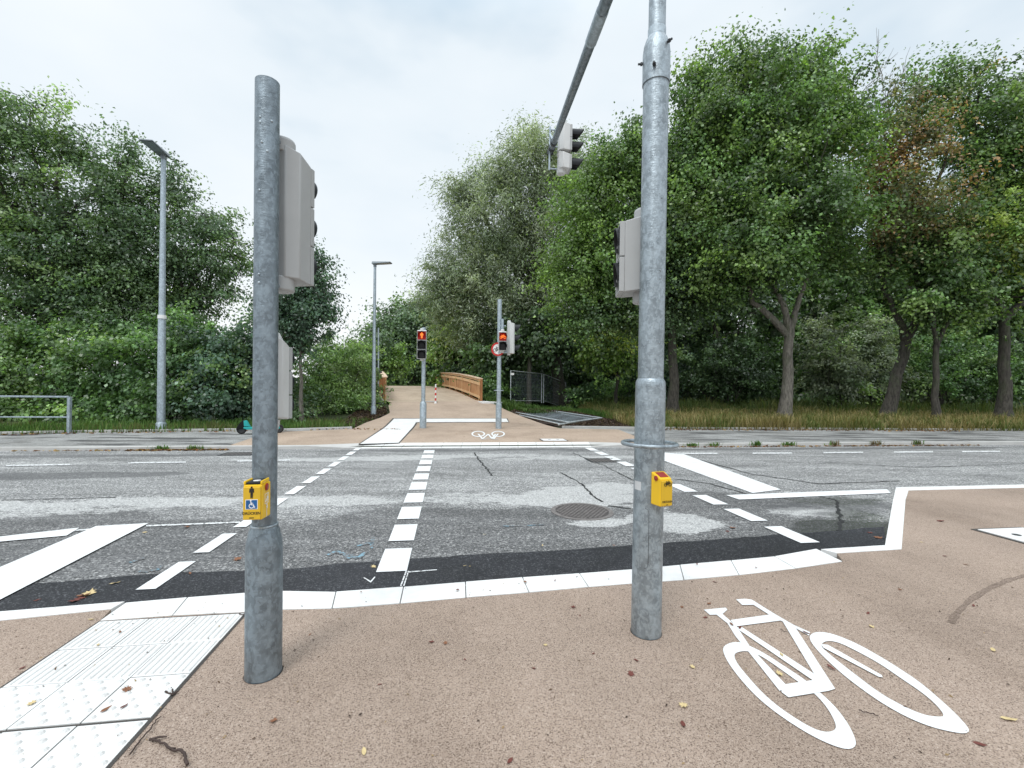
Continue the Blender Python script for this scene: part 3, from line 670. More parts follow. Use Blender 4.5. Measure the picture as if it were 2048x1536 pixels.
# ---- far side
FK = lambda x, off=0.0: Vector((x, far_kerb_y(x) + off, 0))
def quad_strip(L_, R_, z=0.0): return L_ + list(reversed(R_))
xl, xr = G(714, 894).x, G(1185, 890).x          # lowered kerb between these
# grey footways
b = MB()
back_l = [G(-700, 874), G(0, 869), G(140, 866), G(460, 862), G(705, 857)]
back_r = [G(1120, 856), G(1268, 858), G(1700, 860), G(2048, 862), G(2900, 866)]
fl = [FK(back_l[0].x - 20, .14), FK(xl - 1.2, .14), FK(xl, .45), FK(xr, .45), FK(xr + 1.2, .14), FK(back_r[-1].x + 20, .14)]
poly = fl + [Vector((fl[-1].x, back_r[-1].y + 3, 0))] + list(reversed(back_r)) + list(reversed(back_l)) + [Vector((fl[0].x, back_l[0].y - 2, 0))]
b.prism([(p.x, p.y) for p in poly], -0.2, 0.0)
struct(b.build('footway', M['pavement']), 'patchy grey asphalt footway beyond the road', 'pavement')
# raised kerbs left and right, sloping flush slabs between
def kerb_run(xs, zs, label, mat='kerb', w0=0.0, w1=0.14):
    r = [FK(x, w0) for x in xs]; p = [FK(x, w1) for x in xs]; b = MB(); vs = []
    for a, c, z in zip(r, p, zs): vs += [(a.x, a.y, z), (c.x, c.y, 0.006), (a.x, a.y, -0.2), (c.x, c.y, -0.2)]
    fs = []
    for i in range(len(xs) - 1):
        o, q = i * 4, i * 4 + 4; fs += [(o, q, q + 1, o + 1), (o, o + 2, q + 2, q)]
    b.add(vs, fs); return struct(b.build('kerb', M[mat]), label, 'kerb')
lx = list(np.arange(-34, xl - 1.3, 1.0)) + [xl - 1.2]; rx = [xr + 1.2] + list(np.arange(xr + 2, 44, 1.0))
rk = random.Random(4)
kerb_run(lx, [0.004 + rk.uniform(-.012, .006) for _ in lx], 'pale raised kerb beyond the road on the left')
kerb_run(rx, [0.004 + rk.uniform(-.012, .006) for _ in rx], 'pale raised kerb beyond the road on the right')
def slope_slab(x0, x1, z0a, z0b, off0a, off0b, off1a, off1b):
    a, c = FK(x0, off0a), FK(x1, off0b); d, e_ = FK(x1, off1b), FK(x0, off1a)
    vs = [(a.x, a.y, z0a), (c.x, c.y, z0b), (d.x, d.y, .006), (e_.x, e_.y, .006), (a.x, a.y, -.2), (c.x, c.y, -.2), (d.x, d.y, -.2), (e_.x, e_.y, -.2)]
    return vs, [(0, 1, 2, 3), (0, 4, 5, 1), (1, 5, 6, 2), (3, 7, 4, 0)]
b = MB(); zr = road_z(10.5) + .012
n = 12
for k in range(n):
    x0 = xl + (xr - xl) * k / n + .004; x1 = xl + (xr - xl) * (k + 1) / n - .004; b.add(*slope_slab(x0, x1, zr, zr, 0, 0, .46, .46))
struct(b.build('kerb_slabs', M['white_slab']), 'row of white lowered kerb slabs beyond the road', 'kerb')
b = MB(); b.add(*slope_slab(xl - 1.2, xl, .004, zr, 0, 0, .14, .46)); b.add(*slope_slab(xr, xr + 1.2, zr, .004, 0, 0, .46, .14))
struct(b.build('kerb_ramps', M['kerb']), 'two sloping kerb ramps beside the lowered white slabs', 'kerb')
# tan apron with its white L of tactile slabs
z4 = .004
ap = [FK(G(455, 892).x, .16)] + [FK(xl - 1.2, .16), FK(xl, .47), FK(xr, .47), FK(xr + 1.2, .16)] + [FK(G(1300, 884).x, .16), G(1236, 859), G(1120, 857)]
lft = [(705, 858), (730, 846), (760, 836), (780, 826), (777, 812), (781, 805)]
rgt_ = [(1120, 857), (1060, 839), (1018, 823), (990, 809), (966, 802)]
LP = [PT(*p) for p in lft]; RP = [PT(*p) for p in rgt_]
ap2 = ap + [LP[0]] + [G(560, 864), G(507, 875)]
b = MB(); b.sheet([(p.x, p.y, z4) for p in ap2]); struct(b.build('apron', M['tan_far']), 'tan paved apron beyond the crossing', 'pavement')
def rs_open(P, n):
    L = [0]
    for a, c in zip(P[:-1], P[1:]): L.append(L[-1] + (c - a).length)
    r = []
    for k in range(n + 1):
        d = L[-1] * k / n; i = 0
        while i < len(P) - 2 and L[i + 1] < d: i += 1
        r.append(P[i].lerp(P[i + 1], (d - L[i]) / (L[i + 1] - L[i])))
    return r
def ribbon(b, A, B, nacross, dz):
    vs = []; fs = []
    for a, c in zip(A, B):
        for k in range(nacross + 1):
            p = a.lerp(c, k / nacross); vs.append((p.x, p.y, path_z(p) + dz))
    w = nacross + 1
    for i in range(len(A) - 1):
        for k in range(nacross): fs.append((i * w + k, i * w + k + 1, (i + 1) * w + k + 1, (i + 1) * w + k))
    b.add(vs, fs)
b = MB(); ribbon(b, rs_open(LP, 30), rs_open(RP, 30), 8, .004); struct(b.build('path', M['tan_far'], None, 60), 'tan path climbing to the footbridge', 'path')
BW = 5.0
bl0 = B0 - BN * (BW + .25); br0 = B0 - BN * .18
LA = [LP[-1]] + [bl0 + BD * s for s in np.arange(0.3, 24, 0.8)]; RA_ = [RP[-1]] + [br0 + BD * s for s in np.arange(0.3, 24, 0.8)]
b = MB(); ribbon(b, LA, RA_, 6, .006); struct(b.build('bridge_deck', M['tan_path'], None, 60), 'pale tan deck of the arched footbridge', 'bridge deck')
def PTS(px, dz): p = PT(*px); return (p.x, p.y, path_z(p) + dz)
def path_quad(b, q, dz, n=14):                      # a four-cornered slab following the ground: two sides given as pixel pairs
    A = rs_open([PT(*q[0]), PT(*q[3])], n); B_ = rs_open([PT(*q[1]), PT(*q[2])], n); ribbon(b, A, B_, 6, dz)
b = MB(); path_quad(b, ((788, 838), (832, 845), (797, 886.5), (720, 889)), .011); path_quad(b, ((788, 838), (832, 845), (1017, 844.5), (1013, 838)), .0115)
struct(b.build('tactile_paving', M['white_slab']), 'white L shaped tactile paving on the far apron', 'pavement')
b = MB(); path_quad(b, ((785, 837), (835, 846), (799, 887), (716, 889.5)), .0085); path_quad(b, ((785, 837), (835, 846), (1019, 845.3), (1015, 837.2)), .009)
struct(b.build('tile_bedding', M['joint']), 'dark joint round the far tactile paving', 'pavement')
# far bicycle symbol
b = MB()
def f4(x, y, k=0): p = G(680 + x / 3.413, 580 + y / 3.413); return Vector((p.x, p.y, .009 + k * .0004))
def f_ring(cx, cy, rx, ry, t):
    o_ = [f4(cx + rx * math.cos(a), cy + ry * math.sin(a)) for a in np.arange(40) * PI / 20]; i_ = [f4(cx + (rx - t) * math.cos(a), cy + (ry - t * .42) * math.sin(a)) for a in np.arange(40) * PI / 20]; b.ring(o_, i_)
f_ring(944, 984, 47, 20, 11); f_ring(1079, 984, 47, 20, 11)
k_ = 0
for p0, p1 in (((944, 984), (972, 1018)), ((972, 1018), (1012, 986)), ((1012, 986), (1062, 986)), ((1012, 986), (1038, 1017)), ((972, 1014), (1050, 1014)), ((1079, 984), (1050, 1018)), ((1062, 986), (1038, 1017)), ((958, 1021), (998, 1021)), ((1036, 1020), (1080, 1020))):
    k_ += 1; a, c = f4(*p0, k_), f4(*p1, k_); n = Vector((-(c - a).y, (c - a).x, 0)).normalized() * .024
    b.sheet([a - n, a + n, c + n, c - n])
struct(b.build('bicycle_marking', M['paint']), 'small white bicycle symbol on the far tan apron', 'road marking')
# edging stones and soil
def edging(pts, label):
    b = MB(); P = [G(*p) for p in pts]
    for a, c in zip(P[:-1], P[1:]): b.bar((a.x, a.y, .0), (c.x, c.y, .0), .07, .12)
    return struct(b.build('edging', M['kerb'], bevel=.008), label, 'edging')
edging([(-700, 873), (0, 868), (140, 865), (460, 861), (560, 861.5), (704, 857)], 'low pale edging stones along the left verge')
edging([(1124, 855), (1268, 857), (1700, 859), (2048, 861), (2800, 865)], 'low pale edging stones along the right verge')
def soil_patch(pts, label, seed):
    P = [PT(*p) for p in pts]; r = random.Random(seed); Q = rough_edge(P, .35, .06, r)
    c = sum(Q, Vector()) / len(Q); b = MB(); n = len(Q); vs = [(c.x, c.y, 0)]; fs = []
    rings = 5
    for k in range(1, rings + 1):
        for q in Q: p = c.lerp(q, k / rings); vs.append((p.x, p.y, 0))
    zz = lambda x, y: max(terrain_z(x, y), path_z((x, y)) - .04 if True else 0)
    vs = [(x, y, zz(x, y) + .012 + r.uniform(0, .035)) for x, y, _ in vs]
    for i in range(n): fs.append((0, 1 + i, 1 + (i + 1) % n))
    for k in range(rings - 1):
        for i in range(n): fs.append((1 + k * n + i, 1 + (k + 1) * n + i, 1 + (k + 1) * n + (i + 1) % n, 1 + k * n + (i + 1) % n))
    b.add(vs, fs); o = b.build('mulch_bed', M['soil']); bm = bmesh.new(); bm.from_mesh(o.data); bmesh.ops.recalc_face_normals(bm, faces=bm.faces); bm.to_mesh(o.data); bm.free()
    return struct(o, label, 'soil')
soil_patch([(690, 858), (722, 848), (776, 826), (774, 813), (745, 813), (712, 820), (685, 842)], 'dark bark mulch round the thin lamp post by the path', 1)
soil_patch([(1020, 823), (1062, 838), (1122, 853), (1262, 854), (1285, 848), (1225, 839), (1150, 824), (1080, 818), (1030, 818)], 'dark soil under the fallen fence panels', 2)
soil_patch([(290, 861), (470, 860), (500, 857), (420, 854), (300, 854)], 'strip of bare soil at the foot of the left lamp post', 3)

# ------------------------------------------------------------------ covers and drains
def cover(c, w, d, ang_, label, marks=True):
    e = empty('inspection_cover', (c[0], c[1], c[2]), ang_, label, 'manhole cover')
    b = MB(); b.box((0, 0, -.01), (w + .07, d + .07, .032)); b.build('frame', M['joint'], e)
    b = MB(); b.box((0, 0, .004), (w, d, .02)); b.build('cover_slab', M['concrete_white'], e, bevel=.004)
    if marks:
        for k in (-1, 1): b = MB(); b.lathe([(.035, .0142), (.035, .017)], 12, Matrix.Translation((k * w * .18, 0, 0))); b.build('lifting_eye', M['dark_metal'], e)
a140 = math.atan(.14)
p = G(1107, 880.5); cover((p.x, p.y, .004), .62, .42, a140, 'pale square inspection cover on the far tan apron')
p = PT(858, 803.5); cover((p.x, p.y, path_z(p) + .006), .8, .35, a140, 'small pale inspection cover at the start of the footbridge', False)
p = G(2050, 1072); cover((p.x, p.y, 0.0), .55, .40, a140, 'pale inspection cover at the right edge of the near paving')
p = RD(1164, 1023); e = empty('manhole_cover', (p.x, p.y, road_z(p.y)), 0.3, 'round cast iron manhole cover in the road beside a pale scuffed patch', 'manhole cover')
b = MB(); b.lathe([(.36, -.02), (.36, .008), (.31, .008), (.31, -.02)], 48, cap=False); b.build('rim', M['iron'], e, 40)
b = MB(); b.lathe([(.305, -.02), (.305, .003)], 48); b.build('lid', M['lid'], e, 40)
b = MB()
for i in range(-9, 10):
    for j_ in range(-9, 10):
        if math.hypot(i, j_) * .03 < .285 and (i + j_) % 2 == 0: b.box((i * .03, j_ * .03, .0055), (.034, .02, .006))
b.build('tread_pattern', M['iron'], e)
def drain(c, w, d, label):
    e = empty('drain_grate', (c.x, c.y, road_z(c.y)), a140, label, 'drain')
    b = MB()
    for s in (-1, 1): b.box((s * w / 2, 0, 0), (.04, d + .04, .016)); b.box((0, s * d / 2, 0.0), (w - .04, .04, .016))
    b.build('frame', M['dark_metal'], e)
    b = MB(); b.box((0, 0, .0015), (w - .04, d - .04, .005)); b.build('sump', M['tar'], e)
    b = MB()
    for k in range(7): b.box((-w / 2 + .06 + k * (w - .12) / 6, 0, .005), (.03, d - .04, .006))
    b.build('bars', M['iron'], e)
drain(RD(1204, 921), .55, .45, 'square drain grate in the road left of the tall mast')
drain(RD(478, 908), .6, .4, 'square drain grate at the far kerb behind the near left post')

# ------------------------------------------------------------------ signals
def disc_fig(kind):                                  # small flat figures, unit height about 1, x right, y up
    if kind == 'man': return [[(-.07, .40), (.07, .40), (.09, .48), (.05, .56), (-.05, .56), (-.09, .48)], [(-.20, .33), (-.13, .38), (.13, .38), (.20, .33), (.21, -.02), (.14, -.02), (.12, .22), (.11, -.05), (.10, -.55), (.02, -.55), (.0, -.08), (-.02, -.55), (-.10, -.55), (-.11, -.05), (-.12, .22), (-.14, -.02), (-.21, -.02)]]
    r = []
    def ringp(cx, cy, R, t):
        n = 14
        for i in range(n):
            a0, a1 = 2 * PI * i / n, 2 * PI * (i + 1) / n
            r.append([(cx + R * math.cos(a0), cy + R * math.sin(a0)), (cx + R * math.cos(a1), cy + R * math.sin(a1)), (cx + (R - t) * math.cos(a1), cy + (R - t) * math.sin(a1)), (cx + (R - t) * math.cos(a0), cy + (R - t) * math.sin(a0))])
    def seg(a, c, w):
        a, c = Vector(a), Vector(c); n = Vector((-(c - a).y, (c - a).x)).normalized() * w / 2
        r.append([tuple(a - n), tuple(a + n), tuple(c + n), tuple(c - n)])
    if kind == 'bike':
        ringp(-.36, -.15, .25, .065); ringp(.36, -.15, .25, .065)
        for a, c in (((-.36, -.15), (-.16, .18)), ((-.16, .18), (.2, .18)), ((.2, .18), (-.02, -.15)), ((-.02, -.15), (-.36, -.15)), ((-.02, -.15), (-.2, .26)), ((.36, -.15), (.16, .32)), ((-.28, .27), (-.12, .27)), ((.16, .32), (.06, .34))): seg(a, c, .07)
    if kind == 'wheelchair':
        r.append([(.0 + .09 * math.cos(a), .40 + .09 * math.sin(a)) for a in np.arange(10) * PI / 5]) if False else r.append([(-.1 + .09 * math.cos(a), .42 + .09 * math.sin(a)) for a in np.arange(10) * PI / 5])
        for a, c, w in (((-.08, .30), (-.04, -.05), .10), ((-.06, .14), (.16, .14), .07), ((-.04, -.04), (.20, -.04), .09), ((.19, -.02), (.28, -.34), .08), ((.26, -.34), (.38, -.28), .07)): seg(a, c, w)
        n = 12
        for i in range(n):
            a0 = math.radians(110 + i * 230 / n); a1 = math.radians(110 + (i + 1) * 230 / n)
            r.append([(-.02 + .28 * math.cos(a0), -.16 + .28 * math.sin(a0)), (-.02 + .28 * math.cos(a1), -.16 + .28 * math.sin(a1)), (-.02 + .20 * math.cos(a1), -.16 + .20 * math.sin(a1)), (-.02 + .20 * math.cos(a0), -.16 + .20 * math.sin(a0))])
    if kind == 'hand':
        for a, c, w in (((.22, .38), (.16, .05), .08), ((.16, .05), (-.06, -.14), .16), ((-.06, -.14), (-.30, -.28), .11), ((.06, .02), (-.02, .2), .07), ((.30, .1), (.28, -.22), .06), ((.28, -.22), (.02, -.34), .06)): seg(a, c, w)
    if kind == 'cane':
        for a, c, w in (((.0, .2), (.0, -.55), .045), ((-.06, .18), (.14, .26), .12), ((.02, .30), (.0, .46), .10), ((.12, .2), (.1, .08), .06)): seg(a, c, w)
    return r
def figure(name, kind, size, mat, parent, mtx, th=.0012, ax=1.0):
    b = MB()
    for k, pl in enumerate(disc_fig(kind)): b.prism([(x * size * ax, y * size) for x, y in pl], 0, th + k * .00002, mtx)
    return b.build(name, mat, parent)
FACE = Matrix.Rotation(PI / 2, 4, 'X')               # a figure drawn in x, y stands up and faces -y
def head(parent, M0, n, asp=.26, Wd=.27, D=.20, body='housing', lit=None, visor_len=.17, part='signal_head', back_hub=True, square=True, inset_front=None):
    """a signal head whose front faces local -y; M0 puts it on its post"""
    H = n * asp
    prof = [(-Wd / 2, -D / 2), (Wd / 2, -D / 2), (Wd / 2, D * .12), (Wd * .26, D / 2), (-Wd * .26, D / 2), (-Wd / 2, D * .12)]
    b = MB()
    nn = len(prof); vs = [(x, y, 0.012 if y > 0 else 0.0) for x, y in prof] + [(x, y, H + (.05 * (y + D / 2) / D)) for x, y in prof]
    b.add(vs, [tuple(reversed(range(nn))), tuple(range(nn, 2 * nn))] + [(i, (i + 1) % nn, (i + 1) % nn + nn, i + nn) for i in range(nn)], M0)
    if back_hub:
        b.lathe([(.062, H + .02), (.062, H + .085), (.052, H + .098)], 24, M0 @ Matrix.Translation((0, D * .2, 0)))
        b.lathe([(.056, -.055), (.062, -.045), (.062, .02)], 24, M0 @ Matrix.Translation((0, D * .2, 0)))
    body_o = b.build(part, M[body], parent, 30, bevel=.006)
    b = MB()
    for k in range(n):
        z0 = H - (k + 1) * asp
        for s in (-1, 1): b.box((s * (Wd / 2 - .006), -D / 2 - .014, z0 + asp / 2), (.014, .03, asp - .006), M0)
        b.box((0, -D / 2 - .014, z0 + asp - .011), (Wd - .027, .03, .012), M0); b.box((0, -D / 2 - .014, z0 + .009), (Wd - .027, .03, .012), M0)
    b.build('door_frame', M['housing'], body_o, bevel=.003)
    for k in range(n):
        zc = H - (k + .5) * asp; R = asp * .40
        l_ = lit.get(k) if lit else None
        b = MB(); b.box((0, -D / 2 - .006, zc), (Wd - .04, .01, asp - .04), M0); b.build('lens_surround', M['black'] if not l_ else M['red_glow'], body_o)
        Ml = M0 @ Matrix.Translation((0, -D / 2 - .012, zc)) @ FACE
        b = MB(); b.lathe([(R * .97, 0), (R * .9, .006), (R * .6, .014), (.001, .018)], 28, Ml); b.build('lens', M['lens_off'] if not l_ else M['red_glow'], body_o, 60)
        if l_: figure('lit_symbol', l_, asp * (.56 if l_ == 'man' else .58), M['figure_glow'], body_o, Ml @ Matrix.Translation((0, 0, .019)), ax=1.35 if l_ == 'man' else 1.0)
        # hood: a thin half tube, longest at the top
        vs = []; fs = []; nseg = 20
        for i in range(nseg + 1):
            a = math.radians(-25 + 230 * i / nseg); s_ = max(0.0, math.sin(a)); L = visor_len * (.42 + .58 * (.5 + .5 * math.sin(a)))
            for rr, yy in ((R * 1.02, 0), (R * 1.06, L), (R * 1.00, L), (R * .96, 0)): vs.append((rr * math.cos(a), rr * math.sin(a), yy))
        for i in range(nseg):
            for q in range(4): fs.append((i * 4 + q, (i + 1) * 4 + q, (i + 1) * 4 + (q + 1) % 4, i * 4 + (q + 1) % 4))
        b = MB(); b.add(vs, fs, Ml); b.build('visor', M['hood'], body_o, 50)
    return body_o

def post_root(base_px, top_px, name, label, cat, z=0.0):
    p0 = G(*base_px, z); p1 = AT(*top_px, p0.y); ax = p1 - p0
    return empty(name, p0, 0, label, cat, axis=(ax.x, 0.0, ax.z)), ax.length
def frdir(d):                                          # turn so that local -y looks along d
    return Matrix.Rotation(math.atan2(d[1], d[0]) + PI / 2, 4, 'Z')

# near left post
e, HL = post_root((527, 1346), (535, 165), 'signal_post', 'galvanised signal post with the pedestrian and wheelchair push button', 'traffic light')
LEFT = e
b = MB(); b.lathe([(.081, -.05), (.081, .60), (.078, .64), (.068, .69), (.058, .715)], 40); b.build('base_sleeve', M['galv'], e, 40)
b = MB(); b.lathe([(.0545, .70), (.0545, HL), (.0495, HL), (.0495, HL - .12)], 40, cap=False); b.build('post', M['galv'], e, 40)
b = MB(); b.torus(.0565, .006, 36, 8, Matrix.Translation((0, 0, .717))); b.build('weld_collar', M['galv_light'], e, 60)
for az, zz in ((-95, HL - .2), (-95, HL - .225), (-85, HL - .32), (-95, HL - .55), (-60, HL - .36), (-95, HL - .95), (-95, HL - .99), (-40, HL - .21)):
    a = math.radians(az); b = MB(); b.lathe([(.006, 0), (.006, .003), (.003, .005)], 10, Matrix.Translation((.0535 * math.cos(a), .0535 * math.sin(a), zz)) @ Matrix.Rotation(a, 4, 'Z') @ Matrix.Rotation(PI / 2, 4, 'Y')); b.build('bolt', M['galv_light'], e, 50)
b = MB(); b.bar((-.066, -.049, .08), (-.066, -.049, .55), .002, .003); b.build('hatch_seam', M['dark_metal'], e)
d1 = Vector((.16, 1)).normalized()
off = Vector((.018, .150, 0))
head(e, Matrix.Translation((off.x, off.y, 1.925)) @ frdir(d1), 3, .210, .19, .15, part='pedestrian_signal_head', visor_len=.075)
for zz in (1.89, 2.61):
    b = MB(); b.tube([(0.02, .03, zz), (off.x, off.y + .02, zz)], .016, 10); b.build('bracket', M['galv_light'], e, 50)
off2 = Vector((-.028, .125, 0))
head(e, Matrix.Translation((off2.x, off2.y, 1.215)) @ frdir(Vector((.05, 1))), 3, .127, .115, .10, body='housing_white', visor_len=.06, part='cyclist_signal_head', back_hub=False)
for pr in ([(.034, 1.61), (.034, 1.625), (.018, 1.66), (.004, 1.67)], [(.008, 1.15), (.02, 1.19), (.022, 1.216)]):
    b = MB(); b.lathe(pr, 16, Matrix.Translation((off2.x + .012, off2.y, 0))); b.build('end_cap', M['housing_white'], e, 50)
for zz in (1.3, 1.55): b = MB(); b.tube([(0, .045, zz), (off2.x, off2.y - .02, zz)], .012); b.build('bracket', M['housing_white'], e, 50)

def button_box(e, pos, ang_dir, w, d, h, kind):
    """yellow push-button box; front faces ang_dir"""
    M0 = Matrix.Translation(pos) @ frdir(ang_dir)
    b = MB(); rim = [(-w / 2, -d / 2), (w / 2, -d / 2), (w / 2 + .006, d / 2), (-w / 2 - .006, d / 2)]
    if kind == 'walk':
        b.prism(rim, -h / 2, h / 2 - .012, M0)
        for s in (-1, 1): b.box((s * (w / 2 - .004), 0, h / 2 - .004), (.01, d, .018), M0)
        casing = b.build('push_button_box', M['yellow'], e, bevel=.005)
        b = MB(); b.box((0, .0, h / 2 - .006), (w - .022, d - .008, .010), M0); b.build('lid', M['hood'], casing, bevel=.002)
        b = MB(); b.lathe([(.016, 0), (.016, .002)], 24, M0 @ Matrix.Translation((.004, -.005, h / 2 - .001)) @ Matrix.Diagonal((1, .8, 1, 1))); b.build('touch_dot', M['white'], casing)
    else:
        vs = [(x, y, -h / 2) for x, y in rim] + [(rim[0][0], rim[0][1], h / 2 - .028), (rim[1][0], rim[1][1], h / 2 - .028), (rim[2][0], rim[2][1], h / 2), (rim[3][0], rim[3][1], h / 2)]
        b.add(vs, [(3, 2, 1, 0), (4, 5, 6, 7), (0, 1, 5, 4), (1, 2, 6, 5), (2, 3, 7, 6), (3, 0, 4, 7)], M0)
        casing = b.build('push_button_box', M['yellow'], e, bevel=.006)
        sl_ = math.atan2(.028, d); b = MB(); b.box((0, 0, 0), (w * .72, d * .66, .003), M0 @ Matrix.Translation((0, 0, h / 2 - .0135)) @ Matrix.Rotation(sl_, 4, 'X')); b.build('indicator_lamp', M['red_dot'], casing)
    b = MB(); b.box((0, -d / 2 - .004, -.008 if kind == 'walk' else -.016), (w - .006, .012, h - (.024 if kind == 'walk' else .045)), M0)
    plate = b.build('push_plate', M['yellow_panel'], casing, bevel=.003) 
    Fm = M0 @ Matrix.Translation((0, -d / 2 - .0102, 0)) @ FACE
    if kind == 'walk':
        figure('pedestrian_symbol', 'man', .048, M['ink'], casing, Fm @ Matrix.Translation((0, .042, 0)))
        b = MB(); b.box((0, -.012, .0004), (.052, .044, .0012), Fm); b.build('wheelchair_sign_border', M['white'], casing)
        b = MB(); b.box((0, -.012, .0012), (.047, .039, .0012), Fm); b.build('wheelchair_sign', M['blue_sign'], casing)
        figure('wheelchair_symbol', 'wheelchair', .040, M['white'], casing, Fm @ Matrix.Translation((.001, -.012, .0016)))
        lettering('DRÜCKEN', .0165, M['ink'], casing, Fm @ Matrix.Translation((0, -.058, .0006)))
        b = MB(); b.box((0, -.073, .0004), (.02, .0035, .001), Fm); b.build('small_print', M['ink'], casing)
        Sm = M0 @ Matrix.Translation((w / 2 + .004, 0, 0)) @ Matrix.Rotation(PI / 2, 4, 'Z') @ FACE
        b = MB(); b.lathe([(.017, 0), (.017, .004), (.014, .006)], 24, Sm @ Matrix.Translation((0, .055, -.001))); b.build('indicator_lamp', M['red_dot'], casing, 50)
        b = MB()
        for q in ((0, .025, .044, .002), (0, -.02, .044, .002)): b.box((q[0], q[1], .0008), (q[2], q[3], .001), Sm)
        for q in (-.021, .021): b.box((q, .0025, .0008), (.002, .043, .001), Sm)
        b.build('symbol_frame', M['white'], casing)
        figure('hand_symbol', 'hand', .05, M['white'], casing, Sm @ Matrix.Translation((0, .003, 0)))
        figure('cane_symbol', 'cane', .062, M['white'], casing, Sm @ Matrix.Translation((0, -.05, 0)))
    else:
        figure('bicycle_symbol', 'bike', .040, M['ink'], casing, Fm @ Matrix.Translation((.002, .038, .0006)))
        lettering('DRÜCKEN', .0145, M['ink'], casing, Fm @ Matrix.Translation((.002, -.066, .0006)))
        b = MB(); b.box((0, -.078, .0004), (.012, .0035, .001), Fm); b.build('small_print', M['ink'], casing)
        Sm = M0 @ Matrix.Translation((-w / 2 - .004, 0, 0)) @ Matrix.Rotation(-PI / 2, 4, 'Z') @ FACE
        b = MB(); b.lathe([(.014, 0), (.014, .004), (.011, .006)], 24, Sm @ Matrix.Translation((.004, .06, -.001))); b.build('indicator_lamp', M['red_dot'], casing, 50)
nrm = Vector((.14, -.99))
button_box(e, Vector((.016, -.098, .866)), nrm, .080, .085, .172, 'walk')

b = MB(); b.lathe([(.081, .0), (.085, .0025)], 40, cap=False); b.build('base_seal', M['joint'], LEFT)
# near right mast with its overhanging arm
e, HR = post_root((1292, 1264), (1315, 2), 'signal_mast', 'tall galvanised mast with overhanging arm and the bicycle push button', 'traffic light')
k_ = HR / 1262.0
hz_ = lambda y: (1264 - y) * k_
b = MB(); b.lathe([(.084, .0), (.088, .0025)], 40, cap=False); b.build('base_seal', M['joint'], e)
b = MB(); b.lathe([(.084, -.05), (.084, hz_(775)), (.082, hz_(766)), (.0725, hz_(760))], 44); b.build('base_sleeve', M['galv_light'], e, 40)
b = MB(); b.lathe([(.0715, hz_(768)), (.0715, hz_(150))], 44); b.build('post', M['galv_light'], e, 40)
b = MB(); b.lathe([(.0665, hz_(171)), (.077, hz_(171)), (.077, hz_(110)), (.072, hz_(95)), (.060, hz_(82)), (.050, hz_(76))], 44); b.build('reducer_collar', M['galv_light'], e, 40)
b = MB(); b.lathe([(.048, hz_(100)), (.048, 4.62), (.044, 4.64)], 36); b.build('upper_tube', M['galv_light'], e, 40)
b = MB(); b.lathe([(.049, hz_(77)), (.0505, hz_(77)), (.0505, hz_(60)), (.049, hz_(60))], 24); b.build('clamp_band', M['galv_far'], e, 40)
for az, y_ in ((-55, 100), (-115, 148), (175, 128)):
    a = math.radians(az); Mx = Matrix.Translation((.074 * math.cos(a), .074 * math.sin(a), hz_(y_))) @ Matrix.Rotation(a, 4, 'Z') @ Matrix.Rotation(PI / 2, 4, 'Y')
    b = MB(); b.lathe([(.0065, 0), (.0065, .03)], 6, Mx); b.lathe([(.011, .006), (.011, .016)], 6, Mx); b.build('bolt', M['dark_metal'], e, 30)
for az, y_ in ((-70, 407), (-72, 549), (-72, 565), (-70, 690)):
    a = math.radians(az); b = MB(); b.lathe([(.006, 0), (.006, .003), (.003, .005)], 10, Matrix.Translation((.0705 * math.cos(a), .0705 * math.sin(a), hz_(y_))) @ Matrix.Rotation(a, 4, 'Z') @ Matrix.Rotation(PI / 2, 4, 'Y')); b.build('bolt', M['galv_light'], e, 50)
zr_ = hz_(893)
b = MB(); b.torus(.150, .0115, 56, 12, Matrix.Translation((0, 0, zr_ + .01))); b.build('guard_ring', M['galv_light'], e, 60)
b = MB(); b.lathe([(.083, zr_), (.087, zr_), (.087, zr_ + .016), (.083, zr_ + .016)], 40); 
for a in (0.15, 2.1, 4.2): b.bar((.084 * math.cos(a), .084 * math.sin(a), zr_ + .01), (.142 * math.cos(a), .142 * math.sin(a), zr_ + .01), .014, .008)
b.build('ring_clamp', M['galv_light'], e, 40)
a = math.radians(-160); b = MB(); b.lathe([(.0848, hz_(975)), (.0852, hz_(975)), (.0852, hz_(960)), (.0848, hz_(960))], 60)
b = MB()
vs = []; fs = []
for i in range(7):
    a = math.radians(-172 + i * 6)
    for z in (hz_(979), hz_(962)): vs.append((.0848 * math.cos(a), .0848 * math.sin(a), z))
for i in range(6): fs.append((i * 2, i * 2 + 2, i * 2 + 3, i * 2 + 1))
b.add(vs, fs); b.build('sticker', M['sticker'], e, 60)
b = MB(); hp = [( -105, 1000), (-105, 1120), (-108, 1126), (-118, 1128)]
b.tube([(.0845 * math.cos(math.radians(t_)), .0845 * math.sin(math.radians(t_)), hz_(y_)) for t_, y_ in [(-118, 1012), (-108, 1014), (-104, 1022), (-104, 1118), (-108, 1126), (-118, 1128)]], .0012, 6); b.build('hatch_seam', M['dark_metal'], e)
d2 = Vector((-1, .12)).normalized()
head(e, Matrix.Translation((-.045, .155, hz_(582) )) @ frdir(d2), 2, .212, .19, .18, part='traffic_signal_head', visor_len=.042)
b = MB()
for y_ in (597, 424):
    b = MB(); b.tube([(-.02, .05, hz_(y_)), (-.03, .13, hz_(y_))], .016, 10); b.build('bracket', M['galv_light'], e, 50)
button_box(e, Vector((.037, -.112, hz_(970))), Vector((.34, -.94)).normalized(), .074, .075, .180, 'cycle')
